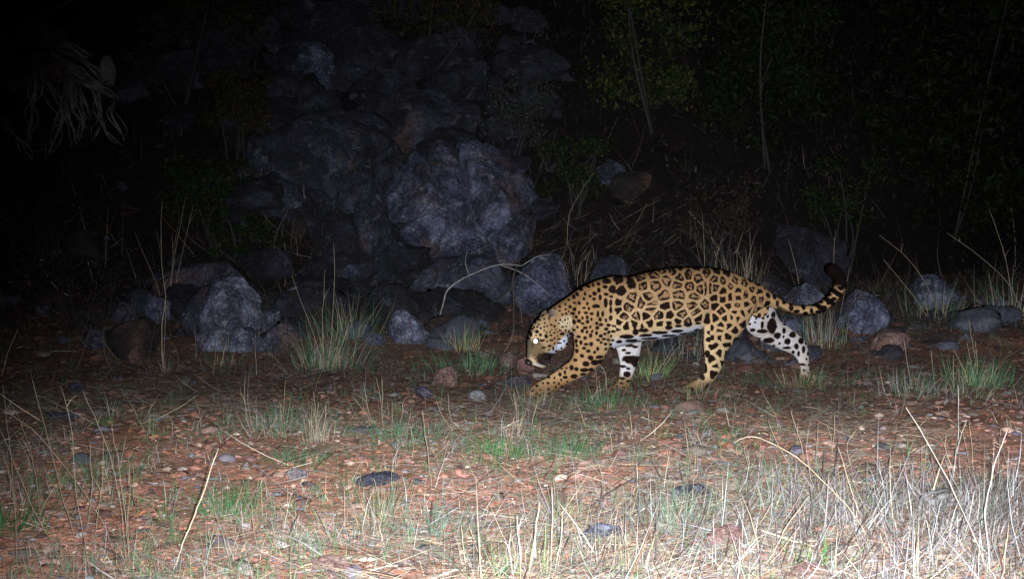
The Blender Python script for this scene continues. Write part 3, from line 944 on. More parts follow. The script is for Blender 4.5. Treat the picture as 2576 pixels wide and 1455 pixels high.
# ------------------------------------------------------------------ rocks
def ico(sub):
    bm = bmesh.new(); bmesh.ops.create_icosphere(bm, subdivisions=sub, radius=1.0)
    bm.verts.ensure_lookup_table()
    V = np.array([v.co[:] for v in bm.verts]); F = np.array([[v.index for v in f.verts] for f in bm.faces])
    bm.free(); return V, F


ICO = {k: ico(k) for k in (2, 3, 4, 5, 6)}


def rock_shape(seed, sub=4, cuts=9, rough=0.10, cut=(0.62, 0.92), grooves=()):
    r = random.Random(seed)
    V, F = ICO[sub]
    V = V.copy()
    for _ in range(cuts):
        n = np.array([r.gauss(0, 1), r.gauss(0, 1), r.gauss(0, 0.8)]); n /= np.linalg.norm(n)
        d = r.uniform(*cut)
        over = np.clip(V @ n - d, 0, None)
        V -= over[:, None] * n[None] * 0.9
    D = V / np.linalg.norm(V, axis=1)[:, None]
    for _ in range(cuts):
        n = np.array([r.gauss(0, 1), r.gauss(0, 1), r.gauss(0, 0.8)]); n /= np.linalg.norm(n)
        d = r.uniform(cut[0] + 0.12, cut[1] + 0.04)
        over = np.clip(V @ n - d, 0, None)
        V -= over[:, None] * n[None]
    f = rough * fbm(D * 1.6 + seed * 3.1, 3, seed) + rough * 0.5 * fbm(D * 5 + seed, 4, seed + 50, 0.6)
    f += rough * 0.28 * fbm(D * 13 + seed, 3, seed + 20, 0.65)
    f += 0.6 * rough * (0.5 - np.abs(fbm(D * 4 + 7.7 * seed, 3, seed + 9)))
    for (a, b, c, off, wd, dp) in grooves:
        g = D @ np.array([a, b, c]) - off + 0.10 * fbm(D * 3, 2, seed + 70)
        f -= dp * np.exp(-(g / wd) ** 2)
    V = V * (1 + f)[:, None]
    V /= np.abs(V).max(0)[None]
    return V, F


def rock(label, box, mat, seed, sub=4, name='rock', cat='rock', group=None, dr=1.1, cuts=10, rough=0.15, cut=(0.52, 0.88), Y=None, sink=0.28, tilt=0.0, grooves=()):
    x0, y0, x1, y1 = box
    cx = (x0 + x1) / 2
    if Y is None: Y = ground(cx, y1 - 0.04 * (y1 - y0)).y
    p0, p1 = at(x0, y1, Y), at(x1, y0, Y)
    w, h = p1.x - p0.x, p1.z - p0.z
    hw, hh = w / 2, h / 2 * (1 + sink)
    dd = min(hw, max(hh, hw * 0.6)) * dr
    V, F = rock_shape(seed, sub, cuts, rough, cut, grooves)
    if tilt:
        c, s = math.cos(tilt), math.sin(tilt)
        x, z = V[:, 0] * c - V[:, 2] * s, V[:, 0] * s + V[:, 2] * c
        V = np.stack([x, V[:, 1], z], 1); V /= np.abs(V).max(0)[None]
    V = V * np.array([hw, dd, hh])[None]
    me = mesh_np(name, V, [F], mat, smooth=True)
    o = link(name, me, None, ((p0.x + p1.x) / 2, Y + dd * 0.8, p1.z - hh))
    if len(V) < 700:
        me.polygons.foreach_set('use_smooth', np.zeros(len(F), dtype=bool))
    return tag(o, label, cat, group)


rock('huge rounded blue grey boulder with dark cracks standing in the middle of the slope', (938, 332, 1372, 742), M_ROCK, 3, 6, 'boulder', 'boulder', dr=1.25, cuts=10, rough=0.13, cut=(0.74, 0.97), sink=0.14,
     grooves=((0.9, 0, 0.42, 0.30, 0.03, 0.13), (0.85, 0, 0.5, 0.02, 0.025, 0.10), (-0.35, 0, 0.94, 0.32, 0.03, 0.10), (0.55, 0, -0.83, 0.38, 0.03, 0.10), (0.95, 0.1, 0.1, -0.35, 0.03, 0.11)))
rock('narrow shadowed slab leaning on the left side of the huge boulder', (876, 392, 985, 735), M_DROCK, 14, 5, 'boulder', 'boulder', dr=0.9, cut=(0.5, 0.85), rough=0.12)  # dark rock colour stands in for shadow on the boulder's left face
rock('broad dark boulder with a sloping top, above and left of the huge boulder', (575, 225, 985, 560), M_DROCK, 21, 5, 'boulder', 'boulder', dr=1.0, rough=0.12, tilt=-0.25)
rock('craggy grey outcrop highest on the slope, above the broad dark boulder', (688, 92, 905, 248), M_ROCK, 33, 5, 'outcrop', 'rock', dr=1.0, rough=0.2, cut=(0.5, 0.85))
rock('dark blue outcrop showing behind the top of the huge boulder', (872, 212, 1222, 430), M_DROCK, 41, 5, 'outcrop', 'rock', dr=1.0, rough=0.15, tilt=0.15)
rock('dark rocky shelf filling the gap between the broad dark boulder and the huge boulder', (800, 380, 960, 600), M_DROCK, 45, 5, 'outcrop', 'rock', dr=0.8, rough=0.2)
rock('low dark outcrop at the foot of the broad dark boulder', (610, 450, 800, 560), M_DROCK, 46, 5, 'outcrop', 'rock', dr=0.8, rough=0.2)
rock('speckled grey rock jammed against the lower left of the huge boulder', (840, 640, 935, 745), M_ROCK, 47, 4, 'rock', 'rock', dr=0.8, rough=0.2)
rock('broken grey rock on the crest right of the craggy outcrop', (880, 130, 985, 225), M_DROCK, 48, 4, 'rock', 'rock', dr=0.8, rough=0.2)
rock('dim grey rock right of the huge boulder beneath the dull green shrub', (1490, 395, 1580, 480), M_DROCK, 49, 4, 'rock', 'rock', dr=0.8, rough=0.2)
rock('small pale square rock perched on the dark blue outcrop', (975, 158, 1042, 216), M_WROCK, 5, 4, dr=0.8, Y=12.6, cut=(0.5, 0.75))
rock('dark low rock under the foot of the huge boulder', (1012, 640, 1298, 780), M_DROCK, 52, 5, 'boulder', 'boulder', dr=0.6, rough=0.12)
rock('grey boulder between the huge boulder and the back of the jaguar', (1268, 632, 1455, 806), M_ROCK, 63, 5, 'boulder', 'boulder', dr=1.0, rough=0.1)
rock('dark rounded rock just above the shoulders of the jaguar', (1478, 640, 1602, 720), M_DROCK, 71, 4, dr=1.0, rough=0.07)
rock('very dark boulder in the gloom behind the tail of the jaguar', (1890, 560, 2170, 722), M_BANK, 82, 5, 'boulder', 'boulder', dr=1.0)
rock('dim brown rock face in the slope above the jaguar', (1525, 420, 1660, 505), M_BROCK, 91, 4, dr=1.0)
rock('dark broad rock behind the left heap of blue rocks', (365, 640, 640, 790), M_DROCK, 101, 5, dr=0.6, rough=0.12, Y=9.6)
rock('largest blue grey rock in the heap left of the jaguar', (488, 692, 652, 868), M_LROCK, 113, 5, dr=1.0, rough=0.13, cut=(0.5, 0.85))
rock('dark block against the left face of the largest blue rock', (436, 715, 560, 858), M_DROCK, 122, 5, dr=1.0, cut=(0.5, 0.85))
rock('round blue rock low on the right end of the left heap', (634, 764, 708, 846), M_LROCK, 131, 4, dr=1.1)
rock('dark pointed rock at the left end of the left heap', (334, 736, 424, 816), M_ROCK, 142, 4, dr=1.1)
rock('flat slanting grey rock at the back right of the left heap', (682, 722, 802, 806), M_LROCK, 153, 4, dr=0.8, tilt=-0.5)
rock('greenish grey rock in front of the left heap beside the dry tuft', (652, 812, 744, 892), M_ROCK, 161, 4, dr=1.1)
rock('low wide rock along the foot of the left heap', (470, 826, 668, 888), M_LROCK, 171, 4, dr=0.6)
rock('rounded brown rock on the bank above the left heap', (716, 536, 778, 606), M_BROCK, 181, 4, dr=1.1)
rock('dull brown rock left of the tall pale stalk', (252, 802, 390, 910), M_BROCK, 192, 4, dr=1.0)
rock('small tan stone with a pale top, left of the tall pale stalk foot', (316, 876, 360, 920), M_PROCK, 203, 4, dr=1.1)
rock('small blue stone far left in front of the brown rock', (214, 842, 264, 884), M_ROCK, 211, 3, dr=1.1)
rock('half buried grey stone near the left edge of the picture', (160, 962, 214, 988), M_ROCK, 222, 3, dr=1.1)
rock('smooth blue grey rock with a pointed top ahead of the jaguar', (958, 778, 1076, 868), M_LROCK, 231, 5, dr=0.8, tilt=0.35, cut=(0.55, 0.85))
rock('small grey rock tucked left of the pointed blue rock', (914, 832, 968, 874), M_ROCK, 242, 4, dr=1.1)
rock('flat grey rock under the fallen sticks', (1140, 798, 1226, 834), M_ROCK, 251, 4, dr=1.1)
rock('pinkish rock sunk in the soil left of the lowered head', (1080, 922, 1152, 976), M_PROCK, 262, 4, dr=1.1)
rock('small blue stone in the soil below the pinkish rock', (1044, 972, 1088, 1002), M_ROCK, 271, 3, dr=1.1)
rock('pale grey stone left of the front paw', (1172, 982, 1224, 1010), M_WROCK, 282, 3, dr=1.1)
rock('pink stone just in front of the nose', (1254, 886, 1302, 926), M_PROCK, 291, 4, dr=1.1)
rock('second pink stone under the nose', (1298, 896, 1350, 936), M_PROCK, 302, 4, dr=1.1)
rock('flat dark stone behind the front paw', (1270, 945, 1345, 975), M_DROCK, 311, 4, dr=1.1)
rock('pale grey rock in the loop of the tail', (1972, 712, 2102, 806), M_LROCK, 322, 5, dr=1.0, cuts=6)
rock('dim grey rock behind the rump of the jaguar', (1884, 692, 1992, 752), M_DROCK, 331, 4, dr=1.1)
rock('large bluish rock right of the tail tip', (2106, 722, 2266, 846), M_ROCK, 342, 5, dr=1.0)
rock('rounded grey rock far right beyond the bluish rock', (2300, 690, 2446, 784), M_ROCK, 351, 5, dr=1.0, cuts=6)
rock('grey rock behind the far hind leg', (1945, 786, 2056, 856), M_ROCK, 362, 4, dr=1.0)
rock('reddish rock with a flat top at the right', (2196, 836, 2296, 886), M_PROCK, 371, 4, dr=1.0)
rock('dark tan slab at the right among the tall grass', (2320, 830, 2425, 872), M_BROCK, 382, 4, dr=1.0)
rock('low bluish stone in the shade at the lower left', (96, 1034, 196, 1064), M_ROCK, 391, 4, dr=1.0)
rock('flat tan stone in the red soil below the hind paw', (1528, 1132, 1606, 1162), M_PROCK, 402, 4, dr=0.9, sink=0.4)
rock('flat dark grey stone in the foreground soil', (886, 1188, 1004, 1226), M_ROCK, 411, 4, dr=0.9, sink=0.4)
rock('smooth blue grey stone at the bottom among pale grass', (1462, 1316, 1576, 1368), M_ROCK, 422, 4, dr=0.8, sink=0.3)
rock('purplish grey stone at the edge of the pale thatch', (1690, 1214, 1812, 1262), M_ROCK, 431, 4, dr=0.8, sink=0.3)
rock('large pale pink stone at the bottom edge right of centre', (1742, 1318, 1888, 1402), M_PROCK, 442, 5, dr=0.8, sink=0.3)
rock('orange pink stone cut by the bottom edge', (1984, 1420, 2092, 1476), M_PROCK, 451, 4, dr=0.8, sink=0.3)
rock('small violet blue stone low in the foreground', (1038, 1372, 1086, 1402), M_ROCK, 462, 3, dr=1.1)
rock('tan block at the bottom left of centre', (776, 1402, 892, 1452), M_PROCK, 471, 4, dr=0.8, sink=0.3, cut=(0.5, 0.8))
rock('pink and grey stone at the very bottom edge', (786, 1440, 890, 1490), M_PROCK, 475, 4, dr=0.8, sink=0.3)
rock('small white stone beside the pale pink stone', (1628, 1290, 1672, 1318), M_WROCK, 482, 3, dr=1.1)
rock('pale stone on the bare soil left of the green tuft', (712, 1176, 772, 1206), M_WROCK, 491, 3, dr=0.8, sink=0.4)
rock('thin grey stone in the middle foreground', (1166, 1298, 1236, 1326), M_ROCK, 501, 3, dr=0.8, sink=0.4)
rock('white stone standing at the head of the exposed roots', (248, 138, 292, 202), M_WROCK, 512, 4, dr=0.6, Y=11.6, cuts=5, rough=0.05)
rock('grey crag at the upper left above the exposed roots', (55, 50, 180, 125), M_ROCK, 522, 5, 'outcrop', 'rock', dr=1.0, rough=0.18)
rock('brown earthy ledge over the exposed roots', (-30, 128, 205, 232), M_PROCK, 533, 5, 'ledge', 'rock', dr=0.6, rough=0.2, Y=11.7)

# many loose stones too alike to tell apart
_st = []
for k in range(8):
    V, F = rock_shape(600 + k, 3, 8, 0.10, (0.5, 0.85))
    cols = [(0.13, 0.13, 0.16), (0.24, 0.15, 0.12), (0.20, 0.095, 0.06), (0.27, 0.24, 0.21), (0.16, 0.10, 0.085), (0.10, 0.10, 0.115), (0.30, 0.21, 0.17), (0.2, 0.19, 0.19)]
    _st.append(mesh_np('stone', V, [F], M_STONE, np.array(cols[k]) * 0.42))
_n = 0
while _n < 96:
    y = 3.0 + 7.2 * rnd.random() ** 1.2
    x = rnd.uniform(-0.47, 0.47) * y
    s = rnd.uniform(0.012, 0.04) * (1 + 0.06 * y) * (1.5 if rnd.random() < 0.15 else 1.0)
    _k = rnd.randrange(8)
    o = link('stone', _st[_k], None, (x, y, h1(x, y) + s * 0.02))
    o.scale = (s * rnd.uniform(0.8, 1.4), s * rnd.uniform(0.8, 1.3), s * rnd.uniform(0.4, 0.75))
    o.rotation_euler = (rnd.uniform(-.3, .3), rnd.uniform(-.3, .3), rnd.uniform(0, 6.28))
    _px = x / y / 0.414
    _wh = ('at the left', 'left of centre', 'in the middle', 'right of centre', 'at the right')[min(4, max(0, int((_px + 1) * 2.5)))]
    _dp = ('among the foreground grass', 'on the bare track', 'level with the paws', 'near the foot of the rocks')[0 if y < 4.2 else 1 if y < 5.8 else 2 if y < 7.6 else 3]
    tag(o, 'small loose %s stone %s, %s' % (('blue grey', 'pinkish brown', 'rust red', 'sandy', 'dull brown', 'dark grey', 'tan', 'light grey')[_k], _dp, _wh), 'stone', 'small loose stones scattered over the ground')
    _n += 1


# ------------------------------------------------------------------ litter, pebbles and short grass (nobody could count them)
def sample(n, y0, y1, dens_pow, umax=0.62, seed=1):
    r = np.random.default_rng(seed)
    t = np.linspace(y0, y1, 600)
    pdf = t * (t / y0) ** (-dens_pow)
    c = np.cumsum(pdf); c /= c[-1]
    y = np.interp(r.random(n), c, t)
    x = r.uniform(-umax, umax, n) * y
    return x, y, r


def pick(r, n, cols, w, var=0.32):
    i = r.choice(len(cols), n, p=np.array(w) / sum(w))
    c = np.array(cols)[i]
    return c * r.uniform(1 - var, 1 + var, (n, 1)) * r.uniform(0.94, 1.06, (n, 3))


def thatch(x, y):      # dense pale dead grass at the right of the foreground
    return np.exp(-(((x - 1.30) / 0.78) ** 2 + ((y - 3.45) / 0.75) ** 2)) + 0.6 * np.exp(-(((x - 0.45) / 0.5) ** 2 + ((y - 3.2) / 0.35) ** 2))


def bare(x, y):        # trodden reddish patches
    a = np.exp(-(((x + 0.85) / 0.55) ** 2 + ((y - 4.65) / 0.42) ** 2))
    b = np.exp(-(((x - 1.55) / 0.9) ** 2 + ((y - 4.75) / 0.35) ** 2))
    c = np.exp(-(((x - 0.1) / 0.7) ** 2 + ((y - 4.35) / 0.25) ** 2))
    return np.clip(a + b + 0.8 * c, 0, 1)


STRAW = (0.20, 0.162, 0.108); PALE = (0.19, 0.179, 0.163); GREY = (0.135, 0.132, 0.133); GREEN = (0.024, 0.100, 0.028); BLUEG = (0.056, 0.105, 0.066); RUST = (0.135, 0.058, 0.034); BROWN = (0.055, 0.030, 0.022)


def falloff_tint(x, y):        # tints ground cover pale near, dark far: flash falloff put into its colour
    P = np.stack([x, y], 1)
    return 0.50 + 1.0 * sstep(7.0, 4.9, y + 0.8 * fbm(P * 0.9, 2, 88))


def leaf_litter():
    mb = MB()
    x, y, r = sample(30000, 2.7, 10.4, 1.3, seed=21)
    n = len(x)
    z = H(x, y)
    L = (r.gamma(2.2, 0.007, n) + 0.005) * (1 + 0.04 * y); Wd = L * r.uniform(0.15, 0.5, n)
    az = r.uniform(0, 2 * np.pi, n)
    tz = r.normal(0, 0.16, n); roll = r.normal(0, 0.2, n)
    d = np.stack([np.cos(az) * np.cos(tz), np.sin(az) * np.cos(tz), np.sin(tz)], 1)
    s = np.stack([-np.sin(az), np.cos(az), np.zeros(n)], 1)
    s = s * np.cos(roll)[:, None] + np.array([0, 0, 1])[None] * np.sin(roll)[:, None]
    up = np.cross(d, s)
    c = np.stack([x, y, z + 0.004 + 0.010 * r.random(n)], 1)
    cup = r.uniform(-0.2, 0.3, n)[:, None] * Wd[:, None] * up
    P = np.stack([c - d * L[:, None] / 2, c - s * Wd[:, None] / 2 + cup, c + s * Wd[:, None] / 2 + cup, c + d * L[:, None] / 2, c + d * L[:, None] * 0.05], 1)
    b = (np.arange(n) * 5)[:, None]
    F3 = np.concatenate([b + np.array([[0, 4, 1]]), b + np.array([[0, 2, 4]]), b + np.array([[1, 4, 3]]), b + np.array([[4, 2, 3]])])
    col = pick(r, n, [(0.22, 0.088, 0.045), (0.25, 0.125, 0.095), (0.27, 0.18, 0.12), (0.17, 0.15, 0.15), (0.07, 0.038, 0.03), (0.34, 0.29, 0.24)], [4, 4, 2, 2, 4, 0.7], 0.3)
    col = col * falloff_tint(x, y)[:, None]
    mb.add(P.reshape(-1, 3), None, F3, np.repeat(col, 5, 0))
    o = link('leaf_litter', mb.mesh('leaf_litter', M_LITTER)); tag(o, kind='stuff')


def dry_straw():
    mb = MB()
    x, y, r = sample(170000, 2.7, 11.0, 1.0, seed=22)
    keep = r.random(len(x)) < np.clip(0.36 + 0.95 * (fbm(np.stack([x, y], 1) * 1.3, 3, 61)) + 0.6 * thatch(x, y) - 0.35 * bare(x, y), 0.06, 1)
    x, y = x[keep], y[keep]
    n = len(x)
    base = np.stack([x, y, H(x, y) + 0.005 + 0.026 * r.random(n) ** 1.5], 1)
    az = r.normal(0, 0.55, n) + np.pi * r.integers(0, 2, n)
    V, F, C = blades(base, az, r.normal(1.45, 0.13, n), r.normal(0.14, 0.25, n), r.gamma(3, 0.05, n) + 0.03, r.gamma(2.5, 0.0010, n) + 0.0009,
                     pick(r, n, [STRAW, PALE, GREY, RUST, BROWN, (0.34, 0.29, 0.21), (0.028, 0.018, 0.015), (0.11, 0.13, 0.075)], [3, 2.2, 2.4, 2.6, 2.0, 1.8, 2.4, 2.0]), 3)
    V[:, 2] = np.maximum(V[:, 2], H(V[:, 0], V[:, 1]) + 0.002)
    C = C * np.repeat(falloff_tint(x, y), 8)[:, None]
    mb.add(V, F, None, C)
    o = link('dry_straw', mb.mesh('dry_straw', M_GRASS)); tag(o, kind='stuff')


def short_grass():
    mb = MB()
    # thousands of small scattered clumps
    x, y, r = sample(5200, 2.7, 11.5, 1.7, seed=23)
    P = np.stack([x, y], 1)
    m = fbm(P * 0.9, 3, 71) + 0.35 * fbm(P * 3.0, 2, 72)
    keep = r.random(len(x)) < np.clip(0.42 + 0.9 * m - 0.6 * bare(x, y) + 0.5 * thatch(x, y), 0.05, 1)
    x, y, m = x[keep], y[keep], m[keep]
    k = r.integers(5, 17, len(x))
    X = np.repeat(x, k); Yy = np.repeat(y, k)
    n = len(X)
    kind = np.repeat(r.random(len(x)) + 0.25 * m - 0.25 * thatch(x, y), k)
    X = X + r.normal(0, 0.022, n); Yy = Yy + r.normal(0, 0.022, n)
    base = np.stack([X, Yy, H(X, Yy) - 0.004], 1)
    gr = kind > 0.50
    col = np.where(gr[:, None], pick(r, n, [GREEN, BLUEG, (0.07, 0.10, 0.035), STRAW], [3, 2, 2, 0.7]), pick(r, n, [STRAW, PALE, GREY, RUST, BLUEG, BROWN], [3, 2, 2.2, 1.2, 1.2, 1.6]))
    L = r.gamma(3.0, 0.019, n) + 0.012
    col = col * falloff_tint(X, Yy)[:, None]
    V, F, C = blades(base, r.uniform(0, 2 * np.pi, n), np.abs(r.normal(0.35, 0.3, n)), r.normal(0.55, 0.5, n), L, r.uniform(0.0012, 0.003, n), col, 3)
    mb.add(V, F, None, C)
    # pale thatch heap
    n = 9000
    r = np.random.default_rng(24)
    X = r.normal(1.25, 0.62, n); Yy = r.normal(3.42, 0.42, n)
    ok = (Yy > 2.6) & (Yy < 4.5); X, Yy = X[ok], Yy[ok]; n = len(X)
    base = np.stack([X, Yy, H(X, Yy) + 0.03 * r.random(n)], 1)
    V, F, C = blades(base, r.uniform(0, 2 * np.pi, n), np.abs(r.normal(1.15, 0.45, n)), r.normal(0.2, 0.7, n), r.gamma(4, 0.028, n) + 0.02, r.gamma(2.2, 0.0010, n) + 0.0006,
                     pick(r, n, [PALE, GREY, STRAW, (0.19, 0.187, 0.19), BLUEG, BROWN, (0.03, 0.022, 0.02), (0.36, 0.34, 0.31)], [2.0, 2.4, 1.0, 1.6, 0.7, 2.4, 3.0, 1.0]), 3)
    V[:, 2] = np.maximum(V[:, 2], H(V[:, 0], V[:, 1]) + 0.002)
    mb.add(V, F, None, C)
    o = link('short_grass', mb.mesh('short_grass', M_GRASS)); tag(o, kind='stuff')


def chips(name, n, sub, y1, dens, g, smin, cols, w, seed, zf=(0.35, 0.8)):
    """broken stones, clods and flakes of soil pressed into the ground"""
    mb = MB()
    x, y, r = sample(n, 2.6, y1, dens, seed=seed)
    n = len(x)
    pr = [rock_shape(777 + seed + q, sub, 7, 0.16, (0.4, 0.8)) if sub > 1 else (ICO[1][0] * (1 + 0.5 * np.random.default_rng(seed + q).uniform(-0.5, 0.5, (12, 1))), ICO[1][1]) for q in range(6)]
    s = r.gamma(1.8, g, n) + smin
    s *= 1 + 0.06 * y
    a = r.uniform(0, 6.28, n)
    c, sn = np.cos(a), np.sin(a)
    sc = np.stack([s * r.uniform(0.7, 1.9, n), s * r.uniform(0.6, 1.3, n), s * r.uniform(zf[0], zf[1], n)], 1)
    V0 = np.array([q[0] for q in pr])[r.integers(0, 6, n)]
    F0 = pr[0][1]
    P = V0 * sc[:, None]
    P = np.stack([P[..., 0] * c[:, None] - P[..., 1] * sn[:, None], P[..., 0] * sn[:, None] + P[..., 1] * c[:, None], P[..., 2]], -1)
    P += np.stack([x, y, H(x, y) + sc[:, 2] * 0.25], 1)[:, None]
    m = V0.shape[1]
    F = (F0[None] + (np.arange(n) * m)[:, None, None]).reshape(-1, 3)
    col = pick(r, n, cols, w, 0.3)
    col = col * falloff_tint(x, y)[:, None]
    mb.add(P.reshape(-1, 3), None, F, np.repeat(col, m, 0))
    o = link(name, mb.mesh(name, M_STONE)); tag(o, kind='stuff')


def pebbles():
    ICO[1] = ico(1)
    chips('pebbles', 2000, 2, 10.5, 1.5, 0.0040, 0.004, [(0.06, 0.06, 0.078), (0.12, 0.072, 0.06), (0.10, 0.042, 0.03), (0.17, 0.148, 0.135), (0.045, 0.034, 0.03)], [2, 3, 4, 1.2, 2], 25)
    chips('soil_clods', 15000, 1, 10.2, 1.7, 0.0030, 0.0025, [(0.145, 0.066, 0.046), (0.165, 0.100, 0.080), (0.115, 0.046, 0.032), (0.042, 0.022, 0.018), (0.23, 0.18, 0.145), (0.085, 0.082, 0.09), (0.075, 0.058, 0.045)], [4, 2.5, 4, 5, 1.2, 1.6, 3], 29, (0.25, 0.7))


def brushwood():
    mb = MB()
    x, y, r = sample(5200, 7.3, 13, 1.2, seed=30); n = len(x)
    m = fbm(np.stack([x, y], 1) * 0.9, 2, 65)
    k = r.random(n) < np.clip(0.45 + m - 0.25 * (x > 0.5), 0.05, 1)
    x, y = x[k], y[k]; n = len(x)
    base = np.stack([x, y, H(x, y)], 1)
    V, F, C = blades(base, r.uniform(0, 6.28, n), np.abs(r.normal(1.0, 0.4, n)), r.normal(0.0, 0.5, n), r.uniform(0.08, 0.5, n), r.uniform(0.003, 0.008, n),
                     pick(r, n, [(0.022, 0.015, 0.013), (0.045, 0.028, 0.022), (0.08, 0.06, 0.05), (0.11, 0.09, 0.07)], [4, 3, 1.5, 0.6]), 4)
    V[:, 2] = np.maximum(V[:, 2], H(V[:, 0], V[:, 1]) + 0.004)
    mb.add(V, F, None, C)
    o = link('brushwood', mb.mesh('brushwood', M_LITTER)); tag(o, kind='stuff')


def hill_scrub():
    mb = MB()
    x, y, r = sample(90000, 8.6, 26, 1.3, seed=26)
    P = np.stack([x, y], 1)
    m = fbm(P * 0.7, 3, 81) + 0.5 * fbm(P * 2.2, 2, 82)
    keep = r.random(len(x)) < np.clip(0.55 + 0.9 * m, 0.05, 1)
    x, y, m = x[keep], y[keep], m[keep]; n = len(x)
    base = np.stack([x, y, H(x, y) - 0.01], 1)
    c1 = pick(r, n, [(0.010, 0.008, 0.007), (0.018, 0.011, 0.009), (0.007, 0.010, 0.004), (0.036, 0.030, 0.024), (0.018, 0.020, 0.018)], [4, 3, 3, 0.7, 2])
    V, F, C = blades(base, r.uniform(0, 6.28, n), np.abs(r.normal(0.5, 0.4, n)), r.normal(0.5, 0.5, n), r.gamma(3, 0.035, n) + 0.03, r.uniform(0.004, 0.012, n), c1, 2)
    mb.add(V, F, None, C)
    # fallen leaves and chips on the slope
    x, y, r = sample(70000, 8.8, 26, 1.3, seed=27); n = len(x)
    base = np.stack([x, y, H(x, y) + 0.02], 1)
    V, F, C = blades(base, r.uniform(0, 6.28, n), r.normal(1.3, 0.3, n), r.normal(0.2, 0.3, n), r.uniform(0.03, 0.09, n), r.uniform(0.015, 0.04, n),
                     pick(r, n, [(0.015, 0.008, 0.006), (0.024, 0.015, 0.013), (0.012, 0.012, 0.017), (0.045, 0.04, 0.038), (0.006, 0.008, 0.004)], [4, 2, 3, 0.3, 3]), 2)
    mb.add(V, F, None, C)
    o = link('hillside_scrub', mb.mesh('hillside_scrub', M_LITTER)); tag(o, kind='stuff')


def scree():
    mb = MB()
    x, y, r = sample(2600, 7.6, 24, 1.5, seed=28)
    protos = [rock_shape(800 + k, 3, 14, 0.26, (0.4, 0.8)) for k in range(5)]
    n = len(x)
    m = fbm(np.stack([x, y], 1) * 0.8, 2, 99)
    Z = H(x, y)
    for i in range(n):
        if r.random() > 0.36 + m[i] - 0.25 * (y[i] < 8.6) or (x[i] > 0.9 and y[i] > 10.2): continue
        V0, F0 = protos[i % 5]
        s = min(r.gamma(2.0, 0.03) + 0.025, 0.2)
        a = r.uniform(0, 6.28); c, sn = math.cos(a), math.sin(a)
        P = V0 * s * np.array([r.uniform(.8, 1.4), r.uniform(.8, 1.3), r.uniform(.5, 1.0)])
        P = np.stack([P[:, 0] * c - P[:, 1] * sn, P[:, 0] * sn + P[:, 1] * c, P[:, 2]], 1) + np.array([x[i], y[i], Z[i] + s * 0.1])
        col = np.array([(0.014, 0.015, 0.021), (0.022, 0.023, 0.032), (0.017, 0.012, 0.010), (0.034, 0.035, 0.046), (0.009, 0.009, 0.012)][r.integers(0, 5)]) * (1.15 if y[i] < 10.2 else 0.5)  # far stones dimmed in colour, adding to the flash falloff
        mb.add(P, None, F0, col)
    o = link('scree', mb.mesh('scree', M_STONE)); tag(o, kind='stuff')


def rubble():
    """the broken rocky bank between the boulders, half buried blocks running into each other"""
    mb = MB()
    r = np.random.default_rng(41)
    protos = [rock_shape(900 + k, 4, 14, 0.24, (0.4, 0.8)) for k in range(6)]
    for i in range(240):
        y = r.uniform(9.3, 13.6); x = r.normal(-1.35, 0.95)
        if x > 0.25 or (y < 10.6 and x > -0.2): continue
        z = h1(x, y)
        s = min(0.10 + r.gamma(2.0, 0.07), 0.42)
        V0, F0 = protos[i % 6]
        a = r.uniform(0, 6.28); c, sn = math.cos(a), math.sin(a)
        P = V0 * s * np.array([r.uniform(.9, 1.5), r.uniform(.8, 1.2), r.uniform(.6, 1.0)])
        P = np.stack([P[:, 0] * c - P[:, 1] * sn, P[:, 0] * sn + P[:, 1] * c, P[:, 2]], 1) + np.array([x, y, z - s * 0.15])
        mb.add(P, None, F0)
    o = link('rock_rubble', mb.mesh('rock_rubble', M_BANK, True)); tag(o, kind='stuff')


rubble(); scree(); leaf_litter(); dry_straw(); short_grass(); pebbles(); brushwood(); hill_scrub()


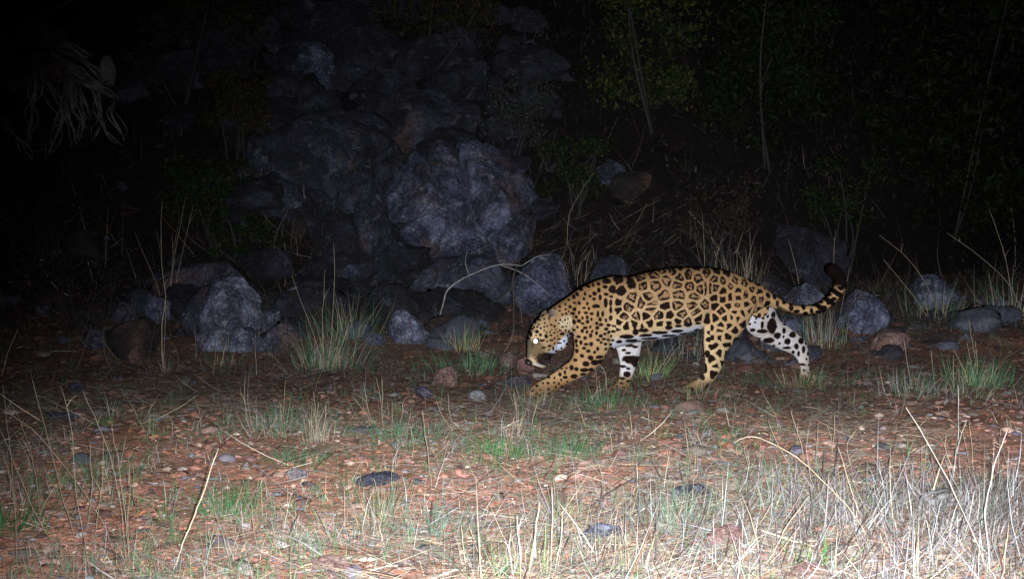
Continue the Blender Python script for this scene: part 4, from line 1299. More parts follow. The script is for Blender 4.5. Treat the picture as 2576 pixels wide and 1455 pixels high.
# ------------------------------------------------------------------ clumps of grass that stand out
def clump(label, px, py, n=70, h=0.12, spread=0.035, cols=((GREEN, 3), (BLUEG, 1), (STRAW, 0.6)), lean=0.35, curl=0.5, wd=0.0024, stalks=(), seed=1, name='grass_tuft', group=None, rad=1.5, scol=STRAW):
    """a tuft at the picture point px,py; stalks are traced polylines (tip first, root last)"""
    r = np.random.default_rng(seed * 7 + 3)
    p = ground(px, py)
    root = empty(name, p, label, 'grass', group)
    k = math.sqrt(p.y / 4.0)
    if cols[0][0] in (GREEN, BLUEG): n = int(n * 1.5); wd = wd * 1.2; spread = spread * 1.35
    if n:
        bx = r.normal(p.x, spread, n); by = r.normal(p.y, spread, n)
        base = np.stack([bx, by, H(bx, by) - 0.006], 1)
        az = np.arctan2(by - p.y, bx - p.x) + r.normal(0, 0.6, n)
        rr_ = np.hypot(bx - p.x, by - p.y) / spread
        V, F, C = blades(base, az, np.abs(r.normal(lean * (0.4 + 0.5 * rr_), 0.15, n)), r.normal(curl, 0.4, n), h * r.uniform(0.45, 1.1, n), wd * k * r.uniform(0.6, 1.2, n),
                         pick(r, n, [c for c, w in cols], [w for c, w in cols]), 4)
        mb = MB(); mb.add(V, F, None, C)
        b = link('blades', mb.mesh('blades', M_GRASS, org=p), root); b['kind'] = 'stuff'
    for st in stalks:
        rad_ = rad
        if isinstance(st, dict): rad_, st = st['r'], st['p']
        g = ground(*st[-1])
        Y = g.y
        dy = r.uniform(-0.25, 0.25) * 0.2
        pts = []
        m = len(st)
        for i, (a, b) in enumerate(st):
            f = 1 - i / (m - 1)
            pts.append(tuple(at(a, b, Y + dy * f)))
        pts[-1] = (pts[-1][0], pts[-1][1], g.z - 0.01)
        rad_ *= 0.8
        A = catmull(np.array(pts), 5)
        jt = 0.0013
        A[1:-1] += r.normal(0, jt * 0.45, (len(A) - 2, 3)) + jt * np.stack([np.sin(np.arange(1, len(A) - 1) * 0.9 + r.uniform(0, 6)), np.zeros(len(A) - 2), np.zeros(len(A) - 2)], 1)
        f_ = np.linspace(0, 1, len(A))
        R = rad_ * (0.35 + 0.65 * f_ ** 0.7) * Y / FPX * r.uniform(0.8, 1.2, len(A))
        V, F4, F3 = tube(A, R, 5, 1)
        c = np.array(scol) * r.uniform(0.8, 1.15)
        s = np.concatenate([np.repeat(np.linspace(0, 1, (len(V) - 2) // 5), 5), [0, 1]])
        col = c[None] * (0.85 + 0.3 * np.sin(s * 25 + r.uniform(0, 6)) ** 8)[:, None]
        mb = MB(); mb.add(V, F4, F3, col)
        ns = int(r.integers(1, 5)) if len(A) > 8 else 1
        ai = r.integers(2, len(A) - 1, ns)
        bv, bf, bc = blades(A[ai], r.uniform(0, 6.28, ns), r.uniform(0.3, 1.0, ns), r.uniform(0.2, 1.6, ns), r.uniform(0.03, 0.11, ns) * k, r.uniform(0.0015, 0.003, ns) * k, np.tile(c * 0.85, (ns, 1)), 4)
        mb.add(bv, bf, None, bc)
        link('stalk', mb.mesh('stalk', M_GRASS, True, p), root)
    return root


def zl(pts): return [(x * .3356, 968 + y * .3356) for x, y in pts]
def zc(pts): return [(864.4 + x * .3356, 968 + y * .3356) for x, y in pts]
def zr(pts): return [(1710.6 + x * .3356, 968 + y * .3356) for x, y in pts]
def zm(pts): return [(x * .3356, 484 + y * .3356) for x, y in pts]
def zq(pts): return [(1728.8 + x * .3327, 345.8 + y * .3327) for x, y in pts]


DRY = ((STRAW, 3), (PALE, 1.5), (BLUEG, 0.8), (GREY, 1), (BROWN, 1.5), ((0.03, 0.022, 0.018), 1))
# lower left
clump('tall thin clump of bending dry stalks in the bottom left corner', 205, 1440, 120, 0.16, 0.10, DRY, 0.5, 0.8, stalks=[
    zl([(245, -40), (330, 290), (400, 560), (450, 760), (550, 1110), (610, 1290)]), zl([(450, 0), (530, 280), (560, 700), (620, 1100), (690, 1450)]),
    zl([(0, 330), (100, 560), (230, 880), (400, 1200), (520, 1440)]), zl([(20, 500), (100, 800), (120, 1130), (132, 1440)]),
    zl([(0, 170), (230, 320), (490, 610), (660, 850), (760, 1010), (880, 1250)]), zl([(20, 0), (60, 330), (90, 640), (115, 900)]),
    zl([(300, 1190), (360, 1330), (410, 1450)]), zl([(150, 390), (230, 520), (280, 760), (300, 1000)]), zl([(60, 100), (150, 270), (230, 500), (260, 700)]),
    zl([(420, 960), (470, 945), (520, 1000), (550, 1100)])], seed=2, rad=1.25)
clump('pair of straight dry stalks rising from a thin tuft at lower left', 325, 1440, 90, 0.15, 0.06, DRY, 0.5, 0.8, stalks=[
    zl([(620, 40), (700, 220), (780, 400), (860, 660), (910, 950), (940, 1260), (950, 1420)]), {'r': 1.7, 'p': zl([(838, 310), (890, 600), (930, 900), (955, 1150), (972, 1420)])},
    zl([(970, 500), (972, 780), (960, 1050), (965, 1400)]), zl([(770, 380), (775, 600), (750, 860), (700, 1200)]), zl([(675, 410), (683, 640), (690, 800), (640, 1100)]),
    zl([(1040, 1180), (1120, 1140), (1190, 1170), (1180, 1300)]), zl([(1165, 1210), (1162, 1340), (1158, 1450)]), zl([(970, 805), (1080, 890), (1140, 1010), (1145, 1120)])], seed=3, rad=1.25)
clump('one thick pale blade leaning right in the lower left foreground', 428, 1446, 30, 0.12, 0.05, DRY, 0.6, 0.8, stalks=[{'r': 3.2, 'p': zl([(1637, 470), (1560, 690), (1480, 920), (1400, 1110), (1330, 1300), (1280, 1430)])}], seed=4, scol=(0.30, 0.26, 0.18), name='dry_blade')
clump('thin curved stalks between the thick pale blade and the tan block', 590, 1440, 70, 0.13, 0.08, DRY, 0.5, 0.8, stalks=[
    zl([(1620, 980), (1690, 1200), (1770, 1445)]), zl([(1430, 1250), (1500, 1290), (1530, 1380), (1540, 1450)]), zl([(1560, 1070), (1580, 1250), (1595, 1440)]), zl([(1280, 1190), (1310, 1330), (1340, 1440)])], seed=5, rad=1.3)
clump('dark green tuft with straw spikes on the bare soil at left', 575, 1296, 140, 0.15, 0.05, ((GREEN, 4), (BLUEG, 1), (STRAW, 1)), 0.55, 0.4, stalks=[
    zl([(1665, 760), (1668, 990)]), zl([(1880, 870), (1905, 1100), (1945, 1300)]), zl([(1930, 815), (1925, 1010)]), zl([(1790, 770), (1880, 950), (1910, 1080)])], seed=6, rad=1.2)
clump('pale spiky tuft left of the tan block', 730, 1385, 90, 0.13, 0.06, ((BLUEG, 2), (PALE, 2), (STRAW, 1.5)), 0.5, 0.5, seed=7)
clump('bright green tuft at the left edge', 8, 1330, 90, 0.14, 0.05, ((GREEN, 4), (BLUEG, 1)), 0.5, 0.4, seed=8)
clump('wispy green tuft in the lower left shade', 265, 1200, 80, 0.13, 0.07, ((GREEN, 2), (BLUEG, 1), (STRAW, 1)), 0.5, 0.5, seed=9)
clump('wide greyish tuft left of centre with pale bent stalks', 700, 1090, 200, 0.17, 0.12, ((BLUEG, 3), (GREEN, 1.5), (STRAW, 1.6), (GREY, 1)), 0.5, 0.5, stalks=[
    zl([(1800, 20), (1835, 150), (1860, 300)]), zl([(1870, 130), (1910, 190), (1935, 290)]), zl([(2140, -40), (2125, 150), (2135, 330)]), zl([(1445, 70), (1490, 190), (1510, 330)]), zl([(1675, 160), (1675, 290)]), zl([(1835, -60), (1832, 120), (1850, 220)]),
    zl([(2345, 40), (2370, 200), (2390, 330)])], seed=10, rad=1.3)
clump('dark green low tuft at the right foot of the greyish tuft', 745, 1166, 200, 0.12, 0.07, ((GREEN, 3), (BLUEG, 3)), 0.8, 0.6, seed=11)
clump('upright bundle of pale cut stems left of centre', 800, 1112, 60, 0.15, 0.03, ((STRAW, 4), (PALE, 2)), 0.15, 0.15, wd=0.003, stalks=[
    zl([(2330, 150), (2335, 300), (2340, 430)]), zl([(2385, 130), (2370, 290), (2360, 430)]), zl([(2445, 150), (2430, 280), (2400, 410)]), zl([(2360, 170), (2375, 420)])], seed=12, rad=1.8)
# centre
clump('green tuft with one tall pale stem near the centre', 1010, 1118, 180, 0.13, 0.10, ((GREEN, 3), (BLUEG, 3), (STRAW, 0.7)), 0.5, 0.5, stalks=[
    {'r': 1.9, 'p': zc([(588, 190), (610, 350), (632, 520), (650, 690), (662, 780)])}, zc([(445, 110), (430, 250), (400, 400)]), zc([(365, 110), (360, 300), (365, 400)]), zc([(500, 200), (480, 310), (470, 390)])], seed=13, rad=1.2)
clump('leaning thin stems behind the central green tuft', 955, 1060, 30, 0.12, 0.05, DRY, 0.4, 0.4, stalks=[
    zc([(240, -60), (275, 90), (285, 200), (300, 330)]), zc([(285, -60), (290, 120), (285, 240)]), zc([(60, 80), (150, 190), (230, 300)]), zc([(150, -30), (170, 120), (215, 270)]), zc([(690, 110), (740, 230), (790, 310), (870, 380)]), zc([(780, 60), (790, 180), (815, 300)])], seed=14, rad=1.2)
clump('bright green cushion tuft below the front paw', 1262, 1146, 260, 0.10, 0.055, ((GREEN, 5), (BLUEG, 1.5), ((0.07, 0.13, 0.035), 2)), 0.6, 0.5, seed=15)
clump('straw coloured spikes standing behind the green cushion', 1290, 1105, 60, 0.14, 0.05, ((STRAW, 3), (PALE, 2), (BLUEG, 1)), 0.3, 0.3, wd=0.003, stalks=[
    zc([(1280, 240), (1240, 340), (1235, 400)]), zc([(1330, 240), (1310, 340), (1300, 400)]), zc([(1270, 60), (1290, 180), (1300, 300)]), zc([(1460, 100), (1430, 200), (1400, 320)]), zc([(1360, 300), (1345, 370), (1320, 430)])], seed=16, rad=1.6)
clump('open dark green tuft with spread blades right of the green cushion', 1432, 1152, 130, 0.16, 0.05, ((GREEN, 4), ((0.05, 0.07, 0.035), 2), (BLUEG, 1)), 0.75, 0.1, seed=17)
clump('dense spiky tuft with straw tops in the left centre foreground', 962, 1300, 170, 0.15, 0.05, ((STRAW, 3), (GREEN, 2), (BLUEG, 1.5)), 0.35, 0.3, stalks=[
    zc([(120, 650), (150, 820), (175, 900)]), zc([(362, 600), (350, 830), (330, 960)]), zc([(220, 690), (260, 830), (285, 960)]), zc([(115, 710), (118, 820)]), zc([(425, 860), (390, 930), (330, 1000)]), zc([(280, 720), (290, 960)])], seed=18, rad=1.5)
clump('fine bluish tuft below the dense spiky tuft', 1090, 1350, 120, 0.13, 0.05, ((BLUEG, 3), (PALE, 1)), 0.4, 0.4, seed=19)
clump('small bluish tuft near the bottom left of centre', 900, 1385, 110, 0.12, 0.06, ((BLUEG, 3), (PALE, 1.5), (STRAW, 1)), 0.4, 0.4, seed=20)
clump('three thick whitish cut stems at the bottom centre', 1310, 1448, 100, 0.16, 0.07, ((STRAW, 2), (GREEN, 1), ((0.14, 0.17, 0.06), 1.5)), 0.4, 0.4, stalks=[
    {'r': 3.4, 'p': zc([(1300, 980), (1315, 1200), (1332, 1445)])}, {'r': 3.4, 'p': zc([(1470, 870), (1435, 1130), (1378, 1445)])}, {'r': 2.6, 'p': zc([(1250, 1110), (1245, 1270), (1280, 1445)])},
    zc([(1560, 760), (1562, 1100), (1545, 1430)]), zc([(1445, 790), (1465, 870)]), zc([(1640, 960), (1620, 1200), (1570, 1440)])], seed=21, rad=2.0, scol=(0.32, 0.28, 0.22))
clump('fan of yellow stems left of the three thick stems', 1180, 1446, 70, 0.15, 0.06, DRY, 0.4, 0.4, stalks=[
    {'r': 2.6, 'p': zc([(880, 1050), (905, 1280), (918, 1440)])}, zc([(940, 1060), (1010, 1250), (1080, 1410)]), zc([(855, 1200), (890, 1350), (910, 1440)]), zc([(1330, 1140), (1420, 1250), (1500, 1370)])], seed=22, rad=1.9)
clump('row of yellow green stems on the low rise at bottom centre', 1395, 1330, 90, 0.15, 0.07, ((STRAW, 3), ((0.13, 0.16, 0.06), 2), (PALE, 1)), 0.3, 0.3, stalks=[
    zc([(1570, 680), (1580, 850), (1560, 1050)]), zc([(1525, 750), (1555, 900), (1560, 1040)]), zc([(1600, 790), (1605, 900), (1590, 1000)])], seed=23, rad=1.7)
clump('pale green wiry tuft right of the blue grey stone', 1700, 1330, 190, 0.16, 0.06, (((0.13, 0.18, 0.115), 3), (PALE, 2), (BLUEG, 2)), 0.3, 0.3, seed=24)
clump('yellow upright stems at the bottom edge below the wiry tuft', 1590, 1446, 90, 0.16, 0.06, ((STRAW, 3), (PALE, 2)), 0.25, 0.3, wd=0.003, seed=25)
clump('single leaning thin stem in the middle foreground', 1222, 1236, 12, 0.08, 0.03, DRY, 0.5, 0.5, stalks=[zc([(870, 500), (960, 640), (1040, 780)]), zc([(780, 560), (820, 640), (850, 700)])], seed=26, rad=1.4, name='dry_grass')
clump('thick pale stem bending left on the bare soil', 1530, 1236, 14, 0.08, 0.03, DRY, 0.5, 0.5, stalks=[{'r': 2.2, 'p': zc([(1862, 505), (1925, 640), (1972, 800)])}, zc([(1800, 560), (1880, 620), (1930, 690)])], seed=27, rad=1.4, name='dry_grass')
# right foreground
clump('arched straw leading left out of the pale thatch', 2180, 1400, 30, 0.12, 0.05, DRY, 0.6, 0.6, stalks=[
    {'r': 2.2, 'p': zr([(400, 430), (530, 385), (720, 450), (960, 610), (1180, 830), (1340, 1020), (1450, 1250)])}, {'r': 2.0, 'p': zr([(1180, 460), (1270, 740), (1350, 1010), (1410, 1200)])}, {'r': 2.0, 'p': zr([(1275, 1030), (1340, 1200), (1412, 1445)])}], seed=28, rad=1.8)
clump('leaning reddish stems standing on the bare soil at right', 2020, 1180, 60, 0.12, 0.08, ((STRAW, 2), (RUST, 2), (GREY, 2)), 0.5, 0.4, stalks=[
    {'r': 2.0, 'p': zr([(828, 190), (880, 360), (920, 500), (930, 640)])}, {'r': 1.8, 'p': zr([(660, 270), (740, 460), (860, 650)])}, zr([(1320, 335), (1255, 430), (1270, 590), (1320, 740)]), zr([(1035, 290), (1020, 470), (1010, 640)]),
    zr([(1100, 300), (1135, 420), (1135, 560)]), zr([(1160, 210), (1150, 380), (1135, 560)]), zr([(470, 440), (500, 560), (540, 740)])], seed=29, rad=1.4, scol=(0.20, 0.145, 0.10))
clump('long straight stem slanting down to the bottom right corner', 2490, 1446, 60, 0.15, 0.07, DRY, 0.5, 0.5, stalks=[
    {'r': 2.3, 'p': zr([(1690, 165), (1860, 440), (2050, 800), (2200, 1130), (2335, 1445)])}, {'r': 3.0, 'p': zr([(2450, 335), (2380, 520), (2320, 740), (2285, 1000), (2318, 1300), (2326, 1450)])}, zr([(2150, 260), (2090, 420), (2060, 560), (2030, 800)]),
    {'r': 1.9, 'p': zr([(2080, 0), (2086, 300), (2075, 520)])}], seed=30, rad=2.0, scol=(0.25, 0.235, 0.20))
clump('dense pale upright tuft at the right edge', 2475, 1290, 300, 0.24, 0.11, ((PALE, 3), (GREY, 3), (BLUEG, 1), (BROWN, 1.5), ((0.03, 0.024, 0.02), 2)), 0.45, 0.45, wd=0.0026, stalks=[
    zr([(2110, 330), (2160, 560), (2200, 760)]), zr([(2165, 260), (2180, 420), (2200, 640)]), zr([(1990, 360), (1995, 500), (2090, 750)]), zr([(2400, 330), (2390, 500), (2380, 700)])], seed=31, rad=1.6)
clump('straggling white stems on the pale thatch', 2260, 1330, 220, 0.17, 0.16, ((PALE, 3), (GREY, 3), (BLUEG, 0.6), (BROWN, 1.5), ((0.03, 0.024, 0.02), 2)), 0.7, 0.5, stalks=[
    zr([(1490, 565), (1520, 760), (1530, 980)]), zr([(1545, 590), (1600, 710), (1650, 790)]), zr([(1890, 545), (1855, 660), (1840, 800)]), zr([(1745, 555), (1735, 680), (1740, 800)]), zr([(1650, 570), (1648, 740)]), {'r': 2.4, 'p': zr([(1840, 1005), (1872, 1140), (1900, 1440)])},
    zr([(1960, 860), (1900, 1100), (1860, 1420)]), zr([(1620, 800), (1540, 960), (1500, 1120)])], seed=32, rad=1.5, scol=(0.24, 0.235, 0.225))
clump('two thick straw blades leaning right at the bottom right of centre', 1915, 1440, 60, 0.14, 0.07, ((STRAW, 2), (BLUEG, 1), (PALE, 2)), 0.5, 0.5, stalks=[
    {'r': 3.0, 'p': zr([(965, 830), (820, 1020), (720, 1210), (590, 1420)])}, {'r': 2.6, 'p': zr([(900, 1050), (800, 1180), (690, 1320), (560, 1440)])}, {'r': 1.8, 'p': zr([(550, 1120), (480, 1290), (420, 1445)])}, {'r': 1.8, 'p': zr([(430, 1150), (390, 1300), (350, 1445)])}], seed=33, rad=2.0)
clump('greyish green heap of matted grass at the left of the pale thatch', 1900, 1228, 320, 0.12, 0.12, (((0.09, 0.14, 0.072), 3), (PALE, 2), (GREY, 2)), 0.9, 0.7, seed=34)
clump('small white flowered green tuft at the right', 1830, 1104, 90, 0.10, 0.05, ((GREEN, 2), (PALE, 2), (BLUEG, 2)), 0.7, 0.5, seed=35)
clump('deep green sprig at the bottom right', 2060, 1425, 60, 0.09, 0.03, (((0.06, 0.16, 0.035), 3),), 0.5, 0.3, wd=0.006, seed=36)
clump('green and straw tuft standing right of the hind legs', 2452, 970, 150, 0.20, 0.06, ((GREEN, 2.5), (STRAW, 2), (BLUEG, 1)), 0.4, 0.2, stalks=[
    [(2430, 857), (2440, 900), (2452, 966)], [(2452, 856), (2456, 900), (2462, 962)], [(2396, 875), (2420, 920), (2440, 962)], [(2435, 800), (2448, 880), (2460, 950)]], seed=37, rad=1.2)
clump('grey wispy tuft to the right of the far hind paw', 2290, 985, 130, 0.17, 0.10, ((GREY, 3), (BLUEG, 2), (STRAW, 1)), 0.35, 0.3, stalks=[[(2272, 850), (2280, 900), (2292, 975)], [(2340, 880), (2346, 930), (2352, 970)]], seed=38, rad=1.1)
# around the animal
clump('green blades between the front and hind legs of the jaguar', 1640, 950, 60, 0.20, 0.05, ((GREEN, 3), ((0.15, 0.2, 0.07), 2), (STRAW, 0.8)), 0.45, 0.2, stalks=[[(1725, 855), (1690, 890), (1655, 945)], [(1700, 862), (1672, 905), (1645, 948)]], seed=39, rad=1.1)
clump('low green tuft in front of the far front paw', 1530, 1022, 150, 0.12, 0.11, ((GREEN, 3), (BLUEG, 2), (STRAW, 0.5)), 0.5, 0.4, seed=40)
clump('thin straws crossing in front of the far front leg', 1512, 1000, 20, 0.12, 0.05, DRY, 0.4, 0.4, stalks=[[(1508, 915), (1522, 940), (1526, 985)], [(1530, 975), (1500, 985), (1482, 1016)], [(1497, 925), (1500, 960), (1506, 1000)]], seed=41, rad=1.3)
clump('straw wisps in front of the near hind paw', 1745, 1002, 110, 0.13, 0.12, ((STRAW, 2), (GREEN, 1), (RUST, 2), (GREY, 1)), 0.5, 0.4, seed=42)
clump('grass hiding the far hind paw', 2020, 968, 140, 0.12, 0.08, ((GREEN, 2), (STRAW, 1.5), (RUST, 1.5)), 0.5, 0.4, seed=43)
clump('pale spikes in front of the near front paw', 1330, 1022, 60, 0.14, 0.07, ((STRAW, 2), (GREEN, 2), (PALE, 1)), 0.4, 0.3, stalks=[[(1290, 975), (1296, 1000), (1306, 1030)], [(1352, 1002), (1346, 1020), (1338, 1050)]], seed=44, rad=1.2)
clump('yellowish tuft with upright stems ahead of the jaguar', 1160, 880, 120, 0.22, 0.07, ((STRAW, 2), (GREEN, 2.5), ((0.2, 0.19, 0.08), 2)), 0.35, 0.2, stalks=[
    [(1135, 842), (1142, 862), (1148, 884)], [(1168, 806), (1168, 840), (1166, 876)], [(1190, 826), (1188, 850), (1180, 880)], [(1105, 832), (1120, 860), (1130, 880)]], seed=45, rad=1.0)
clump('bluish green fringe below the yellowish tuft', 1185, 930, 170, 0.15, 0.13, ((BLUEG, 3), (GREEN, 2)), 0.35, 0.4, seed=46)
clump('low wide grass behind the belly of the jaguar', 1720, 900, 170, 0.20, 0.28, ((GREY, 2), (BLUEG, 3), (STRAW, 1.4)), 0.3, 0.3, seed=47)
# left middle distance
clump('tall pale stalk with a bent joint in front of the left heap of rocks', 413, 936, 40, 0.12, 0.06, DRY, 0.5, 0.4, stalks=[
    {'r': 1.9, 'p': zm([(1245, 765), (1232, 860), (1215, 980), (1213, 1170), (1232, 1350)])}, zm([(1215, 60), (1207, 300), (1215, 560), (1240, 780), (1235, 1000), (1225, 1340)])], seed=48, rad=1.0)
clump('spray of long thin stalks behind the tall pale stalk', 432, 790, 60, 0.2, 0.07, DRY, 0.3, 0.3, stalks=[
    zm([(1010, 300), (1080, 470), (1140, 600), (1190, 740), (1240, 900)]), zm([(1390, 40), (1340, 300), (1290, 600), (1265, 900)]), zm([(1450, 90), (1390, 350), (1330, 620), (1290, 900)]),
    zm([(1290, 300), (1295, 500), (1275, 700), (1265, 900)]), zm([(1175, 280), (1205, 480), (1230, 700), (1250, 900)])], seed=49, rad=0.9)
clump('large dry tuft with long stems right of the left heap of rocks', 825, 930, 260, 0.34, 0.10, ((STRAW, 2.5), (BLUEG, 2), (GREEN, 1.5), (GREY, 1)), 0.35, 0.25, stalks=[
    zm([(2185, 620), (2280, 880), (2370, 1120), (2432, 1345)]), zm([(2435, 580), (2425, 800), (2415, 980), (2430, 1330)]), zm([(2500, 370), (2505, 700), (2480, 1100), (2450, 1340)]), zm([(2620, 950), (2560, 1150), (2470, 1340)]), zm([(2340, 920), (2400, 1100), (2445, 1330)]), zm([(2505, 810), (2530, 980), (2480, 1330)])], seed=50, rad=1.1)
clump('dry tuft leaning right just above the large dry tuft', 880, 850, 150, 0.32, 0.10, ((STRAW, 2), (BLUEG, 2), (GREEN, 1)), 0.35, 0.25, seed=51)
clump('short thick straw left of the large dry tuft', 556, 918, 30, 0.12, 0.06, ((GREEN, 1), (STRAW, 1)), 0.5, 0.3, stalks=[{'r': 1.9, 'p': zm([(1690, 1130), (1672, 1220), (1650, 1310)])}, zm([(1910, 1090), (1915, 1230), (1925, 1375)]), zm([(1460, 990), (1465, 1120), (1475, 1250)])], seed=52, rad=1.0)
clump('lone bent stem at the left edge in the dark', 6, 945, 20, 0.12, 0.05, DRY, 0.5, 0.4, stalks=[{'r': 1.7, 'p': zm([(135, 1015), (60, 1200), (10, 1370)])}, zm([(225, 1320), (250, 1440), (290, 1560)])], seed=53, rad=1.2)
clump('tall thin stems on the bank below the broad dark boulder', 788, 500, 60, 0.3, 0.12, DRY, 0.25, 0.2, stalks=[[(781, 342), (785, 400), (792, 480)], [(868, 372), (845, 420), (825, 470)], [(655, 390), (657, 430), (650, 470)]], seed=54, rad=0.9)
clump('greenish dry tuft on the bank left of the huge boulder', 720, 640, 110, 0.26, 0.16, ((STRAW, 1.5), (GREY, 1.5), ((0.03, 0.045, 0.02), 3)), 0.4, 0.4, wd=0.0022, seed=55)
# right middle distance
clump('long stems arching left over the dark rocks at right', 2360, 805, 120, 0.32, 0.12, ((STRAW, 2), (BLUEG, 2), (GREEN, 1)), 0.35, 0.3, stalks=[
    zq([(1450, 735), (1650, 900), (1800, 1100), (1905, 1340)]), zq([(1480, 920), (1680, 1160), (1850, 1400)]), zq([(1960, 720), (2200, 890), (2430, 1110), (2540, 1330)])], seed=56, rad=0.9)
clump('thin stems at the far right edge in the dark', 2540, 800, 120, 0.4, 0.12, ((STRAW, 2), (GREY, 2), (GREEN, 1)), 0.3, 0.3, stalks=[zq([(2280, 540), (2330, 680), (2400, 900), (2460, 1250)]), zq([(2440, 480), (2470, 700), (2480, 1000)])], seed=57, rad=0.9)
clump('thin stems rising behind the hips of the jaguar', 1850, 740, 110, 0.42, 0.16, ((STRAW, 3), (GREY, 1)), 0.25, 0.2, stalks=[zq([(0, 550), (130, 690), (270, 900), (330, 1100)]), zq([(110, 560), (125, 800), (135, 1080)]), zq([(290, 700), (230, 860), (190, 1060)]), zq([(370, 830), (420, 960), (440, 1100)]), zq([(470, 640), (475, 900), (490, 1100)])], seed=58, rad=0.9)
clump('upright dry stems between the tail and the pale grey rock', 2060, 870, 130, 0.30, 0.10, ((STRAW, 2), (GREY, 2), (GREEN, 1)), 0.25, 0.2, stalks=[zq([(1230, 970), (1180, 1200), (1140, 1430)]), zq([(760, 760), (820, 980), (850, 1200)]), zq([(1120, 700), (1105, 900), (1100, 1200)])], seed=59, rad=0.9)
clump('small dry tuft at the foot of the grey boulder behind the jaguar', 1450, 700, 60, 0.25, 0.08, ((STRAW, 2), (GREY, 1)), 0.3, 0.3, stalks=[[(1497, 430), (1462, 480), (1432, 540), (1425, 620)]], seed=60, rad=0.9)


# ------------------------------------------------------------------ sticks, branches, deadwood
def stick(label, pts, rad, mat, name='stick', cat='stick', Y=None, twigs=(), lift=0.0):
    if Y is None: Y = ground(*pts[-1]).y
    P = [at(a, b, Y + 0.02 * i) for i, (a, b) in enumerate(pts)]
    n = len(P)
    mb = MB(); mb.add(*tube([tuple(p) for p in P], [rad * (1 - 0.5 * abs(2 * i / (n - 1) - 1)) * Y / FPX for i in range(n)], 7, 4))
    org = P[0]
    o = link(name, mb.mesh(name, mat, True, org), None, org)
    tag(o, label, cat)
    for tw in twigs:
        Q = [at(a, b, Y - 0.03 * i) for i, (a, b) in enumerate(tw)]
        mb = MB(); mb.add(*tube([tuple(p) for p in Q], [rad * 0.6 * (1 - 0.6 * i / max(1, len(Q) - 1)) * Y / FPX for i in range(len(Q))], 5, 3))
        link('twig', mb.mesh('twig', mat, True, org), o)
    return o


stick('thin bare branch arching up and right ahead of the jaguar', [(1101, 868), (1104, 808), (1115, 762), (1128, 726), (1180, 692), (1255, 665), (1312, 668)], 2.2, M_DEAD, 'dead_branch', 'branch', Y=8.9,
      twigs=[[(1255, 665), (1320, 690), (1385, 745)], [(1180, 692), (1170, 660), (1175, 630)], [(1312, 668), (1350, 645), (1385, 640)], [(1106, 800), (1096, 795), (1094, 790)]])
stick('long dark stick lying across the gravel below the huge boulder', [(1000, 776), (1080, 778), (1160, 779), (1236, 798), (1322, 808)], 2.6, M_TWIG, twigs=[[(1236, 798), (1260, 815), (1300, 822)], [(1080, 778), (1110, 792), (1150, 798)]])
stick('grey stick slanting up to the head of the jaguar', [(1180, 858), (1240, 825), (1290, 802), (1345, 780)], 1.9, M_BARK)
stick('dark forked shrub stem behind the head of the jaguar', [(1290, 800), (1292, 750), (1290, 700), (1300, 668)], 3.2, M_TWIG, 'dead_shrub', 'branch', Y=8.8, twigs=[[(1292, 750), (1330, 765), (1372, 790)], [(1290, 720), (1265, 745), (1240, 760)], [(1292, 760), (1350, 800), (1390, 810)], [(1290, 700), (1330, 680), (1350, 655)]])
stick('thin dark stick in front of the pointed blue rock', [(952, 842), (990, 846), (1040, 856), (1098, 864)], 1.7, M_TWIG)
stick('pale straw stick lying at the far left', [(102, 886), (160, 882), (220, 886)], 1.5, M_DEAD)
stick('dark leaning stem beside the thicket at left', [(688, 612), (700, 575), (715, 545), (730, 520)], 2.4, M_TWIG, 'dead_shrub', 'branch', Y=9.9, twigs=[[(700, 575), (680, 560), (665, 545)], [(688, 612), (720, 650), (740, 680)]])
stick('short broken stick on the ground near the centre left', [(850, 1036), (880, 1037), (910, 1040)], 3.2, M_DEAD)
stick('long white straw lying across the bottom right', zr([(1380, 1320), (1800, 1308), (2200, 1285), (2600, 1268)]), 2.0, M_DEAD)
stick('yellow straw lying on the stones at the bottom right', zr([(610, 1085), (900, 1180), (1210, 1235)]), 2.6, plain_mat('yellow_straw', (0.42, 0.34, 0.18)))
stick('dark twig slanting across the middle foreground', zc([(2180, 700), (1980, 810), (1860, 900), (1720, 1000)]), 1.8, M_TWIG)
stick('dark bent twig lying behind the three thick stems', zc([(1080, 1015), (1180, 1008), (1290, 1020)]), 1.8, M_TWIG)
stick('straw stick lying left of the bluish tuft', zc([(860, 910), (640, 1040), (440, 1140)]), 1.6, M_DEAD)


def deadwood():
    p = ground(2330, 1330)
    root = empty('deadwood', p, 'weathered silver grey chunk of deadwood lying in the pale thatch at right', 'deadwood')
    Y = p.y
    def part(name, pts, rad):
        mb = MB()
        P = np.array([tuple(at(a, b, Y + d)) for a, b, d in pts])
        V, F4, F3 = tube(P, [r * Y / FPX for r in rad], 12, 5)
        nn = fbm(V * np.array([60, 60, 60]), 3, 5)
        c = V.mean(0)
        V = V + (V - c) / (np.linalg.norm(V - c, axis=1)[:, None] + 1e-6) * (0.006 * nn + 0.006 * fbm(V * 22, 2, 6))[:, None]
        mb.add(V, F4, F3)
        link(name, mb.mesh(name, M_OLDWOOD, True, p), root)
    part('knot', [(2300, 1320, 0), (2330, 1285, 0.02), (2365, 1250, 0.03), (2400, 1240, 0.05)], [6, 13, 12, 4])
    part('limb', [(2318, 1310, -0.03), (2315, 1270, 0), (2335, 1240, 0.02), (2385, 1228, 0.04)], [6, 7, 6, 3])
    part('limb', [(2300, 1330, -0.03), (2312, 1305, -0.03), (2345, 1270, -0.02)], [4, 6, 4])
    part('limb', [(2345, 1300, -0.03), (2380, 1270, -0.01), (2412, 1262, 0.02)], [4, 6, 3])


deadwood()


